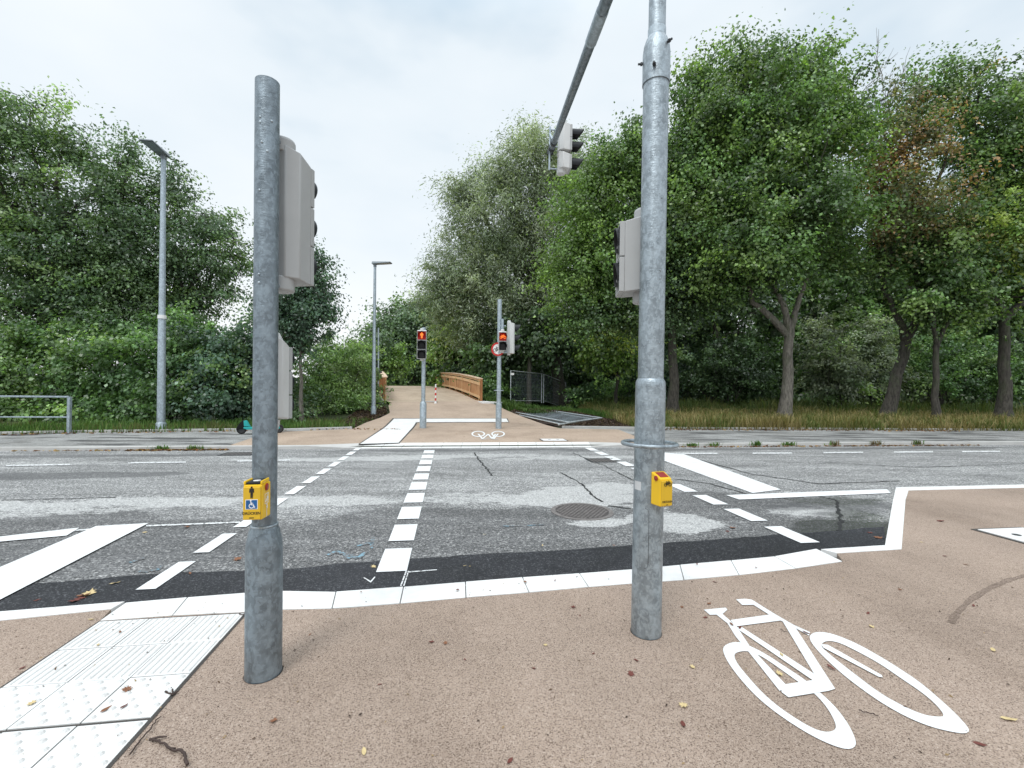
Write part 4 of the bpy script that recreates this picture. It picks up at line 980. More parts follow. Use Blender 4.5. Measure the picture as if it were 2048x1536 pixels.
# arm and overhead head, in the mast's own frame
bpy.context.view_layer.update()
inv = e.matrix_world.inverted()
a0 = inv @ Vector((.80, 2.55, 4.42)); a1 = inv @ AT(1205, 0, 3.58); a2 = inv @ AT(1101, 303, 6.5)
a1 = a0.lerp(a2, (a1 - a0).length / (a2 - a0).length)
mid_ = a0.lerp(a2, .36)
b = MB(); b.tube([a0, mid_, a2], [.053, .048, .040], 24); b.build('arm', M['galv'], e, 50)
dirn = (a2 - a0).normalized()
b = MB()
for k in (.0, .12, .30): 
    c = a2 - dirn * k; b = MB(); b.tube([c - dirn * .025, c + dirn * .025], [.05, .05], 20); b.build('arm_clamp', M['dark_metal'], e, 40)
b = MB(); c = mid_ - dirn * .05; b.tube([c - dirn * .2, c + dirn * .2], .053, 24); b.build('arm_sleeve', M['galv_far'], e, 40)
hp0 = inv @ AT(1126, 342, 6.45)
Mh = Matrix.Translation(hp0) @ frdir(Vector((.95, .10)).normalized())
head(e, Mh, 1, .205, .20, .15, body='housing_white', part='overhead_signal_head', visor_len=.21)
head(e, Mh @ Matrix.Translation((0, 0, .26)), 2, .185, .20, .15, body='housing_white', part='overhead_signal_head', visor_len=.21)
hb = Mh @ Vector((0, .12, 0))
b = MB()
for zz in (.02, .34, .58):
    q = Mh @ Vector((0, .09, zz)); t_ = a2 - dirn * (.05 + zz * .55)
    b = MB(); b.tube([q, Mh @ Vector((0, .20, zz))], .012, 8); b.build('hanger_bracket', M['galv_far'], e, 50)
b = MB(); b.tube([Mh @ Vector((0, .20, .0)), Mh @ Vector((0, .20, .62))], .014, 10); b.build('hanger_bracket', M['galv_far'], e, 50)
b = MB(); b.tube([Mh @ Vector((0, .20, .52)), a2 - dirn * .30], .014, 8); b.tube([Mh @ Vector((0, .20, .40)), a2 - dirn * .02], .014, 8)
b.build('hanger_bracket', M['galv_far'], e, 50)

# far pedestrian signal
e, H1 = post_root((846, 856), (848, 655), 'signal_post', 'far pedestrian signal showing a red standing figure', 'traffic light', .004)
s1 = H1 / 201
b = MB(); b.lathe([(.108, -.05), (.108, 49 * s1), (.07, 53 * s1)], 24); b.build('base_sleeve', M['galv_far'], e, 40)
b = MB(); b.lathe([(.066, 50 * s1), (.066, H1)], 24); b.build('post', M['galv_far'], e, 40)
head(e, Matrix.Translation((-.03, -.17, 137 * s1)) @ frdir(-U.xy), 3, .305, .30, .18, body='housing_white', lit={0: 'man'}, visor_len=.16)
b = MB()
for zz in (140, 190): b = MB(); b.box((-.02, -.07, zz * s1), (.06, .12, .04)); b.build('bracket', M['galv_far'], e)
# far cyclist signal with traffic head and round sign
e, H2 = post_root((997, 857), (999.5, 599), 'signal_post', 'far cyclist signal with a red bicycle light and round sign', 'traffic light', .004)
s2 = H2 / 258
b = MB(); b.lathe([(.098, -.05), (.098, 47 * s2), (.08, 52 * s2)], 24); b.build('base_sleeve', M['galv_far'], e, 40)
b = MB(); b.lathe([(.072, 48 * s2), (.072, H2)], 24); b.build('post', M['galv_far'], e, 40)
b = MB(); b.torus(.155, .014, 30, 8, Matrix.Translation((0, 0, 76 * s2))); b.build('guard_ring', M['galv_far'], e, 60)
head(e, Matrix.Translation((.11, -.24, 154 * s2)) @ frdir(-U.xy), 2, .305, .27, .17, body='housing_white', lit={0: 'bike'}, visor_len=.15, part='cyclist_signal_head')
head(e, Matrix.Translation((.36, .06, 150 * s2)) @ frdir(V.xy), 3, .335, .30, .20, body='housing_white', visor_len=.24, part='traffic_signal_head')
b = MB(); b.lathe([(.045, 190 * s2), (.045, 218 * s2)], 16, Matrix.Translation((.1, -.1, 0))); b.build('mounting_tube', M['galv_far'], e, 40)
for c_, d_ in (((.12, -.06, 152 * s2), (.3, .14, .05)), ((.1, -.02, 205 * s2), (.22, .10, .04))): b = MB(); b.box(c_, d_); b.build('bracket', M['galv_far'], e, 40)
Sg = Matrix.Translation((-.04, -.10, 158 * s2)) @ frdir(-U.xy) @ FACE
b = MB(); b.lathe([(.225, 0), (.225, .006)], 40, Sg); sg = b.build('round_sign', M['red'], e)
b = MB(); b.lathe([(.168, .0065), (.168, .009)], 40, Sg); b.build('sign_face', M['white'], sg)
figure('bicycle_symbol', 'bike', .26, M['ink'], sg, Sg @ Matrix.Translation((0, 0, .0095)))
# round sign fixed with clamps
b = MB()
for y_ in (150, 166): b = MB(); b.box((-.02, -.06, y_ * s2), (.04, .1, .03)); b.build('sign_clamp', M['galv_far'], e)

# ------------------------------------------------------------------ lamp posts
def lamp(base, top, rlow, rtop, sleeve, hdir, label, L=.78, Wl=.36, z=0.0):
    ax = top - base; H = ax.length
    e = empty('street_lamp', base, 0, label, 'street lamp', axis=(ax.x, 0, ax.z))
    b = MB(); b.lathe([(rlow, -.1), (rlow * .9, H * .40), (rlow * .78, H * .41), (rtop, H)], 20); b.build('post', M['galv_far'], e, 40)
    b = MB(); b.lathe([(rlow * 1.22, -.1), (rlow * 1.22, sleeve), (rlow * 1.02, sleeve + .03)], 20); b.build('base_collar', M['galv_far'], e, 40)
    if L > .7: b = MB(); b.lathe([(rlow * 1.02, H * .405), (rlow * 1.02, H * .418)], 20); b.build('number_plate', M['white'], e)
    Mh = Matrix.Translation((0, 0, H)) @ frdir(hdir)
    b = MB()
    vs = [(-Wl / 2 * .8, .10, -.02), (Wl / 2 * .8, .10, -.02), (Wl / 2, -L, .02), (-Wl / 2, -L, .02), (-Wl / 2 * .6, .10, .09), (Wl / 2 * .6, .10, .09), (Wl / 2 * .9, -L, .06), (-Wl / 2 * .9, -L, .06)]
    b.add(vs, [(3, 2, 1, 0), (4, 5, 6, 7), (0, 1, 5, 4), (1, 2, 6, 5), (2, 3, 7, 6), (3, 0, 4, 7)], Mh); hd = b.build('lamp_head', M['lamp_shell'], e, bevel=.012)
    b = MB(); vs = [(-Wl / 2 * .82, -L * .32, -.008), (Wl / 2 * .82, -L * .32, -.008), (Wl / 2 * .88, -L * .95, .012), (-Wl / 2 * .88, -L * .95, .012)]
    b.add(vs, [(3, 2, 1, 0)], Mh); b.build('light_panel', M['panel'], hd)
    b = MB(); b.lathe([(rtop * 1.25, H - .12), (rtop * 1.25, H - .005)], 16); b.build('lamp_bracket', M['lamp_shell'], e, 40)
p0 = G(322, 861); p1 = AT(327, 311, p0.y); lamp(p0, p1, .105, .062, .21, (-U).xy, 'tall galvanised street lamp in front of the left hedge')
p0 = PT(747, 829); p0.z = path_z(p0); p1 = AT(750, 528, p0.y); lamp(p0, p1, .085, .05, .3, Vector((.99, -.1)), 'street lamp in the mulch bed beside the footbridge path', L=.68, Wl=.3)
# slim pole with a small dark sign behind that lamp
p0 = AT(758, 775, 27); p0.z = terrain_z(p0.x, p0.y); p1 = AT(757, 656, 27); ax = p1 - p0
e = empty('sign_pole', p0, 0, 'slim grey pole with a small dark sign behind the path lamp', 'sign', axis=(ax.x, 0, ax.z))
b = MB(); b.lathe([(.045, -.3), (.045, ax.length)], 14); b.build('pole', M['galv_far'], e, 40)
zc = ax.length * .50
b = MB(); b.box((.06, -.055, zc), (.34, .012, .40)); sp_ = b.build('sign_panel', M['dark_metal'], e)
b = MB(); b.box((.06, -.048 + .012, zc + .1), (.2, .02, .03)); b.box((.06, -.036, zc - .1), (.2, .02, .03)); b.build('sign_clamp', M['galv_far'], e)

# ------------------------------------------------------------------ left guard rail
p0 = G(138, 866); h_ = .98
e = empty('guard_rail', p0, 0, 'grey metal guard rail at the left edge of the footway', 'railing')
def lr(s, z): return (V * -s) + Vector((0, 0, z))
b = MB(); b.bar(lr(0, h_), lr(9, h_), .075, .045); b.build('top_rail', M['galv_far'], e, bevel=.006)
b = MB(); b.bar(lr(.03, .43), lr(9, .43), .04, .035); b.build('middle_rail', M['galv_far'], e, bevel=.006)
for s in (0, 2.6, 5.2, 7.8): b = MB(); b.bar(lr(s, -.1), lr(s, h_ - .02), .075, .075, (1, 0, 0)); b.build('post', M['galv_far'], e, bevel=.006)

# ------------------------------------------------------------------ e-scooter behind the near left post
pr, pf = G(483, 868), G(558, 866); dd = (pf - pr); Ls = dd.length
e = empty('kick_scooter', pr, math.atan2(dd.y, dd.x), 'teal electric kick scooter parked on the far footway behind the near post', 'scooter')
for nm, x in (('rear', 0.0), ('front', Ls)):
    b = MB(); b.torus(.095, .028, 28, 10, Matrix.Translation((x, 0, .123)) @ Matrix.Rotation(PI / 2, 4, 'X')); w = b.build('wheel', M['rubber'], e, 60)
    b = MB(); b.lathe([(.075, -.02), (.075, .02)], 24, Matrix.Translation((x, 0, .123)) @ Matrix.Rotation(PI / 2, 4, 'X')); b.build('hub', M['dark_metal'], w, 40)
b = MB(); b.prism([(.05, .16), (.14, .12), (Ls - .32, .12), (Ls - .16, .22), (Ls - .14, .27), (Ls - .34, .19), (.2, .19), (.06, .20)], -.085, .085, Matrix.Rotation(PI / 2, 4, 'X')); b.build('deck', M['teal'], e, bevel=.01)
b = MB()
b.prism([(-.02, .14), (.16, .17), (.10, .36), (.03, .385), (-.05, .30), (-.11, .2), (-.13, .13), (-.10, .12)], -.05, .05, Matrix.Rotation(PI / 2, 4, 'X')); fe = b.build('rear_fender', M['black'], e, bevel=.012)
b = MB(); b.prism([(.06, .22), (.22, .20), (.13, .37), (.05, .37)], -.056, .056, Matrix.Rotation(PI / 2, 4, 'X')); b.build('fender_trim', M['teal'], fe, bevel=.008)
b = MB(); b.tube([(Ls, 0, .13), (Ls - .06, 0, .36), (Ls - .2, 0, 1.08)], [.035, .035, .028], 14); b.tube([(Ls, -.05, .13), (Ls - .05, -.05, .3)], .014, 8); b.tube([(Ls, .05, .13), (Ls - .05, .05, .3)], .014, 8); b.build('stem', M['teal'], e, 50)
b = MB(); b.tube([(Ls - .23, -.24, 1.09), (Ls - .2, 0, 1.08), (Ls - .23, .24, 1.09)], .016, 10); b.build('handlebar', M['black'], e, 50)
b = MB(); b.tube([(.4, .06, .13), (.44, .16, .005)], .009, 8); b.build('kickstand', M['dark_metal'], e)

# ------------------------------------------------------------------ footbridge
def bridge_railing(base, s1, side, label, seg=2.35):
    e = empty('bridge_railing', (base.x, base.y, path_z(base)), 0, label, 'railing')
    z0 = e.location.z
    def P(s, h, o=0.0):
        p = base + BD * s + BN * o; return Vector((p.x - base.x, p.y - base.y, path_z(p) - z0 + h))
    ss = list(np.arange(0, s1 + .01, .5))
    def run(b, h0, h1, o0, o1):
        vs = []; fs = []
        for s in ss: vs += [tuple(P(s, h0, o0)), tuple(P(s, h0, o1)), tuple(P(s, h1, o1)), tuple(P(s, h1, o0))]
        for i in range(len(ss) - 1):
            for q in range(4): fs.append((i * 4 + q, i * 4 + (q + 1) % 4, i * 4 + 4 + (q + 1) % 4, i * 4 + 4 + q))
        n = len(ss) * 4; fs += [(3, 2, 1, 0), (n - 4, n - 3, n - 2, n - 1)]; b.add(vs, fs)
    def bd(nm, mat, h0, h1, o0, o1):
        b = MB(); run(b, h0, h1, o0, o1); o = b.build(nm, M[mat], e)
        bm = bmesh.new(); bm.from_mesh(o.data); bmesh.ops.recalc_face_normals(bm, faces=bm.faces); bm.to_mesh(o.data); bm.free(); return o
    sg_ = -side                                     # towards the deck
    bd('handrail', 'wood_cap', 1.20, 1.245, -.13, .13)
    bd('upper_board', 'wood_pale', 1.07, 1.20, sg_ * .03, sg_ * .055)
    bd('lower_board', 'wood_pale', .85, 1.015, sg_ * .03, sg_ * .055)
    bd('bottom_rail', 'wood_pale', .13, .26, sg_ * .03, sg_ * .055)
    b = MB(); s = .1; r = random.Random(9 + side)
    while s < s1 - .1:
        w = .135; p, q = P(s, .16, sg_ * .005), P(s + w, .16, sg_ * .005); b.bar(p.lerp(q, .5), p.lerp(q, .5) + Vector((0, 0, .72)), .022, w, (BD.x, BD.y, 0)); s += w + .012
    b.build('planks', M['wood'], e)
    s = 0.0
    while s < s1 + .1:
        p = P(min(s, s1), -.1, -sg_ * .04); b = MB(); b.bar(p, p + Vector((0, 0, 1.30)), .12, .12, (BD.x, BD.y, 0)); b.build('post', M['wood_post'], e, bevel=.006)
        p = P(min(s + .09, s1), .02, sg_ * .066); b = MB(); b.bar(p, p + Vector((0, 0, 1.18)), .022, .05, (BD.x, BD.y, 0)); b.build('batten', M['wood_pale'], e)
        s += seg
    bd('edge_beam', 'wood_post', -.28, -.02, sg_ * .02, -sg_ * .12)
    return e
bridge_railing(B0.copy(), 17.0, 1, 'wooden plank railing on the right side of the footbridge')
bl = B0 - BN * (BW + .08) - BD * .1
bridge_railing(bl, 17.0, -1, 'wooden railing on the left side of the footbridge')
def concrete_block(c, size, ang_, label, mat='concrete_white'):
    b = MB(); b.box((0, 0, 0), size); b.box((0, 0, size[2] / 2 + .012), (size[0] - .03, size[1] - .03, .024)); o = b.build('abutment_block', M[mat], bevel=.012); o.location = c; o.rotation_euler = (0, 0, ang_); return tag(o, label, 'concrete block')
ab = math.atan2(BN.y, BN.x)
p = B0 + BN * .35 - BD * .1; concrete_block((p.x, p.y, path_z(p) - .28), (1.15, 2.2, .5), ab, 'pale concrete footing at the near end of the right railing')
p = bl - BN * .55 + BD * .6; concrete_block((p.x, p.y, path_z(p) - .34), (1.0, 1.8, .7), ab, 'pale concrete footing at the near end of the left railing')
p = bl - BN * .45 + BD * 4.2; concrete_block((p.x, p.y, path_z(p) - .3), (.5, 1.6, 1.1), ab, 'weathered concrete abutment behind the left railing', 'concrete')
# striped bollard
p = PT(871, 807); e = empty('bollard', (p.x, p.y, path_z(p)), 0, 'slim red and white striped bollard in the middle of the path', 'bollard')
hb_ = 37 / F * p.y
for k in range(7):
    b = MB(); b.lathe([(.042, hb_ * k / 7), (.042, hb_ * (k + 1) / 7)], 18); b.build('band', M['white'] if k % 2 == 0 else M['red'], e, 40)
b = MB(); b.lathe([(.042, hb_), (.03, hb_ + .02), (.005, hb_ + .028)], 18); b.build('cap', M['white'], e, 40)
b = MB(); b.lathe([(.075, -.02), (.075, .03), (.05, .05)], 18); b.build('base', M['white'], e, 40)

# ------------------------------------------------------------------ site fence
def fence_panel(p0, p1, h0, label, group, name='site_fence_panel', lying=None):
    d = Vector((p1.x - p0.x, p1.y - p0.y, p1.z - p0.z)); L = d.length
    if lying is None:
        e = empty(name, p0, 0, label, 'fence panel', group); X = d.normalized(); Z = Vector((0, 0, 1)); rt = .032
    else:
        e = empty(name, p0, 0, label, 'fence panel', group); X = d.normalized(); Z = lying.normalized(); rt = .026
    q = lambda x, z: X * x + Z * z
    b = MB(); b.tube([q(0, .0), q(0, h0)], rt, 10); b.tube([q(L, .0), q(L, h0)], rt, 10); b.tube([q(0, h0 - .02), q(L, h0 - .02)], rt * .8, 10); b.tube([q(0, .14), q(L, .14)], rt * .8, 10)
    b.build('frame', M['galv_fence'], e, 50)
    b = MB(); n = int(L / .11)
    for i in range(1, n): b.tube([q(L * i / n, .14), q(L * i / n, h0 - .02)], .0026, 4, False)
    for z in np.arange(.3, h0 - .05, .25): b.tube([q(0, z), q(L, z)], .0026, 4, False)
    b.build('wire_mesh', M['galv_far'], e)
    return e
FG = 'site fence panels beside the footbridge'
a = AT(1021, 806, 27.6); c = AT(1083, 806, 30.4)
e1_ = fence_panel(a, c, 2.0, 'upright wire site fence panel nearest the cyclist signal', FG)
b = MB(); b.box((.09, -.05, 1.78), (.22, .01, .13)); b.build('notice', M['white'], e1_)
a2_ = AT(1087, 806, 30.5); c2 = AT(1131, 803, 33.4); fence_panel(a2_, Vector((c2.x, c2.y, a2_.z - .55)), 1.98, 'upright wire site fence panel running away behind the first', FG)
def foot(p, label):
    b = MB(); b.prism([(-.34, -.1), (-.28, -.115), (.28, -.115), (.34, -.1), (.34, .1), (.28, .115), (-.28, .115), (-.34, .1)], -.06, .09); b.prism([(-.1, -.09), (.1, -.09), (.1, .09), (-.1, .09)], .09, .13)
    o = b.build('fence_foot', M['rubber'], bevel=.012); o.location = p; o.rotation_euler = (0, 0, .25); return tag(o, label, 'fence foot', 'fence feet')
foot(a + Vector((0, 0, .0)), 'dark rubber foot under the upright site fence')
p = PT(1008, 826); foot(Vector((p.x, p.y, .06)), 'dark rubber foot lying beside the far cyclist signal')
c4 = [G(1020, 827, .16), G(1083, 821, .20), G(1202, 840, .16), G(1117, 849, .14)]
dX = (c4[3] - c4[0]); dZ = (c4[1] - c4[0])
fence_panel(c4[0], c4[3] , dZ.length, 'wire fence panel lying flat on the dark soil, lower one', 'fallen fence panels', lying=dZ)
o2 = Vector((.10, .05, .06)); fence_panel(c4[0] + o2, c4[3] + o2 + V * .2, dZ.length * .97, 'wire fence panel lying flat on the dark soil, upper one', 'fallen fence panels', lying=dZ + Vector((.12, .05, 0)))

# ------------------------------------------------------------------ plants
def leaf_mesh(C, N_, D_, size, asp, col, fold=.18, name='foliage', mat=None):
    """C centres, N_ normals, D_ directions, size lengths: one folded four-cornered leaf each"""
    n = len(C); D_ = D_ - N_ * (D_ * N_).sum(1, keepdims=True); D_ /= np.linalg.norm(D_, axis=1, keepdims=True) + 1e-9
    S_ = np.cross(D_, N_); s = size[:, None]
    v = np.empty((n, 4, 3), np.float32)
    v[:, 0] = C - D_ * s * .5; v[:, 1] = C + S_ * s * asp * .5 + N_ * s * fold * .4 + D_ * s * .05
    v[:, 2] = C + D_ * s * .5 - N_ * s * fold * .5; v[:, 3] = C - S_ * s * asp * .5 + N_ * s * fold * .4 + D_ * s * .05
    me = bpy.data.meshes.new(name); me.vertices.add(n * 4); me.vertices.foreach_set('co', v.ravel())
    me.loops.add(n * 4); me.loops.foreach_set('vertex_index', np.arange(n * 4, dtype=np.int32))
    me.polygons.add(n); me.polygons.foreach_set('loop_start', np.arange(0, n * 4, 4, dtype=np.int32))
    me.update(calc_edges=True)
    a = me.attributes.new('tint', 'FLOAT_COLOR', 'POINT'); cc = np.ones((n, 4, 4), np.float32); cc[:, :, :3] = np.clip(col, .004, 1)[:, None, :]
    a.data.foreach_set('color', cc.ravel()); me.materials.append(mat or M['leaf'])
    return me
PAL = dict(
    maple=[(.040, .082, .028), (.052, .105, .034), (.033, .066, .027), (.070, .120, .036)],
    maple_light=[(.065, .120, .030), (.085, .150, .036), (.055, .105, .030)],
    yellow=[(.12, .17, .035), (.15, .19, .045), (.09, .14, .03)],
    rust=[(.150, .092, .042), (.115, .082, .042), (.085, .085, .036), (.05, .08, .032), (.06, .075, .04)],
    grey=[(.105, .138, .100), (.085, .118, .085), (.13, .165, .122), (.07, .10, .07)],
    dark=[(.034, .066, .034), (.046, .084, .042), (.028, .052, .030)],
    blue=[(.030, .062, .045), (.038, .078, .052), (.026, .052, .040)],
    hedge=[(.045, .095, .036), (.060, .118, .040), (.034, .072, .032)],
    hedge_light=[(.075, .135, .050), (.095, .155, .058), (.06, .11, .042)],
    far=[(.060, .105, .060), (.075, .125, .068), (.050, .09, .052)],
    ash=[(.048, .088, .046), (.060, .105, .050), (.038, .072, .042)])
def unit(v): return v / (np.linalg.norm(v, axis=-1, keepdims=True) + 1e-9)
def foliage(blobs, leaf, asp, r, k=2.2, csz=.7, pal='maple', droop=.5, fold=.2, flat=.5, inner=.4, upb=.8, accent=None, org=None, spray=.85):
    Cs, Ns, Ds, Ss, Co, cent = [], [], [], [], [], []
    for bl_ in blobs:
        c, rad = np.array(bl_[0], float), np.array(bl_[1], float); pl = np.array(PAL[bl_[2] if len(bl_) > 2 and bl_[2] else pal])
        dens = bl_[3] if len(bl_) > 3 else 1.0
        area = 4 * PI * ((rad[0] * rad[1]) ** 1.6 / 3 + (rad[0] * rad[2]) ** 1.6 / 3 + (rad[1] * rad[2]) ** 1.6 / 3) ** (1 / 1.6)
        nleaf = int(k * dens * area / (leaf * leaf * asp * .55)); nc = max(6, int(nleaf / 170))
        cr_ = csz * (.75 + .6 * r.rand(nc))
        d = unit(r.randn(nc, 3)); rf = inner + (1 - inner) * r.rand(nc) ** .6; rf *= 1 + .08 * r.randn(nc); spr = (r.rand(nc) < .16) & (d[:, 2] > -.2); rf = np.where(spr, 1.02 + .20 * r.rand(nc), rf); cr_ = np.where(spr, cr_ * .62, cr_)
        cc = c + d * rad * rf[:, None]; cent.append(np.concatenate([cc, rf[:, None]], 1))
        per = np.where(spr, nleaf // nc // 2, nleaf // nc); 
        idx = np.repeat(np.arange(nc), per); m_ = len(idx)
        o = r.randn(m_, 3) * .40; o[:, 2] *= flat
        ax_ = unit(d * np.array([1, 1, .7]) + r.randn(nc, 3) * .35 + np.array([0, 0, .18]))[idx]; tt = r.randn(m_) * spray   # leaves strung along each spray
        L = cc[idx] + (o + ax_ * tt[:, None]) * cr_[idx][:, None]; L[:, 2] -= .16 * tt ** 2 * cr_[idx]
        outw = unit(L - c); outw[:, 2] *= .4
        nrm_ = unit(np.array([0, 0, 1.]) * upb * .7 + unit(o) * .65 + outw * .35 + r.randn(m_, 3) * .48)
        dr = unit(outw + r.randn(m_, 3) * .7 + np.array([0, 0, -droop]))
        base = pl[r.randint(0, len(pl), nc)][idx]
        if accent:
            pk = r.rand(nc) < accent[1]; base = np.where(pk[idx][:, None], np.array(PAL[accent[0]])[r.randint(0, len(PAL[accent[0]]), nc)][idx], base)
        col = base * 2.45 * r.uniform(.88, 1.12) * (.66 + .7 * r.rand(nc))[idx][:, None] * np.exp(r.randn(m_) * .30)[:, None]; gm = col.mean(1, keepdims=True); col = np.where(col[:, :1] > col[:, 1:2] * .8, col, (col * .88 + gm * .12) * np.array([1.10, 1.02, .92]))
        Cs.append(L); Ns.append(nrm_); Ds.append(dr); Ss.append(leaf * (.65 + .7 * r.rand(m_))); Co.append(col)
    C = np.concatenate(Cs); 
    if org is not None: C = C - np.array(org)
    return leaf_mesh(C, np.concatenate(Ns), np.concatenate(Ds), np.concatenate(Ss), asp, np.concatenate(Co), fold), (lambda q: q[np.argsort(-q[:, 3] - .25 * r.rand(len(q)))][:, :3])(np.concatenate(cent))
def wob_line(a, c, n, amp, r):
    a, c = np.array(a, float), np.array(c, float); t = np.linspace(0, 1, n + 1); P = a + (c - a) * t[:, None]
    P[1:-1] += r.randn(n - 1, 3) * amp; return [tuple(p) for p in P]
def tree(name, label, cat, base, fork, trunk_r, blobs, seed, leaf=.19, asp=.75, bark='bark', k=2.2, csz=.70, pal='maple', droop=.5, group=None, twigs=34, accent=None, flat=.5, inner=.4, Yl=None, limbs_px=(), bare=0):
    r = np.random.RandomState(seed); base = np.array(base, float); fork = np.array(fork, float)
    e = empty(name, tuple(base), 0, label, cat, group)
    me, cent = foliage(blobs, leaf, asp, r, k, csz, pal, droop, accent=accent, flat=flat, inner=inner, org=base)
    cr_ = bpy.data.objects.new('crown', me); COL.objects.link(cr_); cr_.parent = e
    b = MB(); P = wob_line(base + [0, 0, -.25], fork, 5, trunk_r * .22, r); n = len(P)
    b.tube([tuple(np.array(p) - base) for p in P], [trunk_r * (1.9 if i == 0 else 1.12 if i == 1 else 1 - .06 * i) for i in range(n)], 12)
    tk = b.build('trunk', M[bark], e, 60)
    b = MB(); nodes = []
    starts = [fork]
    for lp in limbs_px:                              # main limbs that show below the crown
        Q = [fork] + [np.array(AT(x, y, Yl), float) + [0, r.uniform(-.5, .5), 0] for x, y in lp]; Q2 = []
        for a_, c_ in zip(Q[:-1], Q[1:]): Q2 += [a_ + (c_ - a_) * t_ + r.randn(3) * .03 for t_ in (0, .33, .66)]
        Q2 = [fork - [0, 0, .25]] + Q2 + [Q[-1]]; b.tube([tuple(q - base) for q in Q2], list(np.linspace(trunk_r * .68, trunk_r * .33, len(Q2))), 9); starts.append(Q[-1]); nodes += [(q, trunk_r * .4) for q in Q2[2:]]
    for i, bl_ in enumerate(blobs):
        c = np.array(bl_[0], float); f = min(starts, key=lambda q: np.linalg.norm(q - c)); top = c + np.array([0, 0, bl_[1][2] * .45])
        Q = wob_line(f, top, 7, .14, r); rr = trunk_r * (.62 if i < 3 else .42)
        b.tube([tuple(np.array(q) - base) for q in Q], list(np.linspace(rr, .02, len(Q))), 7); nodes += [(np.array(q), rr * (1 - j / 8)) for j, q in enumerate(Q)]
    nt_ = twigs * max(1, len(blobs) // 2); pick = np.concatenate([np.arange(min(len(cent), nt_ // 2 + 20)), r.permutation(len(cent))[:nt_]])
    NP = np.array([q[0] for q in nodes])
    for ci in pick:
        c = cent[ci]; dd_ = np.linalg.norm(NP - c, axis=1) + np.maximum(0, NP[:, 2] - c[2]) * .8; j = int(dd_.argmin())
        Q = wob_line(NP[j], c, 4, .10, r); b.tube([tuple(np.array(q) - base) for q in Q], list(np.linspace(max(.022, min(.06, nodes[j][1] * .5)), .008, 5)), 5, False)
    b.build('branches', M[bark], e, 60)
    if bare:
        b = MB(); bb = blobs[bare][0]; 
        for _ in range(10):
            s0 = np.array(bb) + r.randn(3) * [.5, .4, .4]; s1 = s0 + np.array([r.uniform(-.2, 1.4), r.uniform(-.5, .5), r.uniform(1.6, 3.4)]); Q = wob_line(s0, s1, 5, .08, r)
            b.tube([tuple(np.array(q) - base) for q in Q], list(np.linspace(.02, .005, 6)), 4, False)
            for _k in range(4):
                j = r.randint(2, 5); q0 = np.array(Q[j]); b.tube([tuple(q0 - base), tuple(q0 + r.randn(3) * [.25, .2, .1] + [.1, 0, .4] - base)], [.01, .004], 4, False)
        b.build('bare_twigs', M['bark_pale'], e)
    return e
def PB(px, py, rx, ry, Y, pal=None, dens=1.0, dy=0.0, ryd=None):   # a clump of the crown, sized as it shows
    p = AT(px, py, Y + dy); s = (Y + dy) / F
    return ((p.x, p.y, p.z), (rx * s, ryd if ryd else min(rx, ry) * s * .95, ry * s), pal, dens)
def gz(p): return (p.x, p.y, terrain_z(p.x, p.y))
def TB(px, Y): p = AT(px, 800, Y); return (p.x, p.y, terrain_z(p.x, p.y))

# right row of maples
RG = 'roadside trees on the right verge'
Y = 20.4
tree('maple_tree', 'big maple with a forked pale trunk on the dry verge', 'tree', TB(1568, Y), AT(1578, 672, Y), .27, [
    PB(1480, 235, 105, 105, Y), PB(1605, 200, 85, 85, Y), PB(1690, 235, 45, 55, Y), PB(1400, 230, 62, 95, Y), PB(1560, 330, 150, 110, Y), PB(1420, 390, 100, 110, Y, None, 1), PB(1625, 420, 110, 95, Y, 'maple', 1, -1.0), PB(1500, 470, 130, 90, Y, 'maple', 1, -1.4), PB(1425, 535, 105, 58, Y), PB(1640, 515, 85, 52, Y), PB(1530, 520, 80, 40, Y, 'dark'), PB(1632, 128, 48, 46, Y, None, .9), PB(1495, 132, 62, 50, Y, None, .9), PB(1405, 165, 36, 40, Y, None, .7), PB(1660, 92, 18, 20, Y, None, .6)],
    21, k=2.0, leaf=.14, bark='bark_pale', group=RG, accent=('maple_light', .16), Yl=Y, limbs_px=[((1545, 640), (1510, 605), (1490, 560)), ((1592, 625), (1605, 580)), ((1560, 610), (1548, 560))])
Y = 21
tree('maple_tree', 'rusty brown maple with a leaning dark trunk', 'tree', TB(1772, Y), AT(1812, 680, Y), .28, [
    PB(1800, 300, 85, 95, Y, 'rust', .8), PB(1840, 420, 85, 75, Y, 'rust', .9, -1.2), PB(1765, 400, 60, 80, Y, 'rust', .8), PB(1840, 210, 65, 75, Y, None, .6), PB(1770, 510, 90, 58, Y), PB(1870, 530, 70, 55, Y), PB(1915, 180, 55, 60, Y, None, .6), PB(1760, 210, 22, 20, Y, None, .3)],
    22, k=1.4, leaf=.135, group=RG, accent=('rust', .12), bare=7, Yl=Y, limbs_px=[((1785, 640), (1755, 580)), ((1825, 630), (1835, 570)), ((1850, 640), (1880, 600))])
Y = 20
tree('maple_tree', 'slim dark tree between the leaning maple and the right edge', 'tree', TB(1873, Y), AT(1872, 690, Y), .15, [
    PB(1900, 500, 70, 65, Y), PB(1860, 590, 75, 50, Y), PB(1930, 580, 60, 55, Y), PB(1900, 630, 55, 28, Y, None, .5)], 23, leaf=.15, group=RG, Yl=Y, limbs_px=[((1850, 640), (1838, 605)), ((1890, 640), (1905, 600))])
Y = 20.6
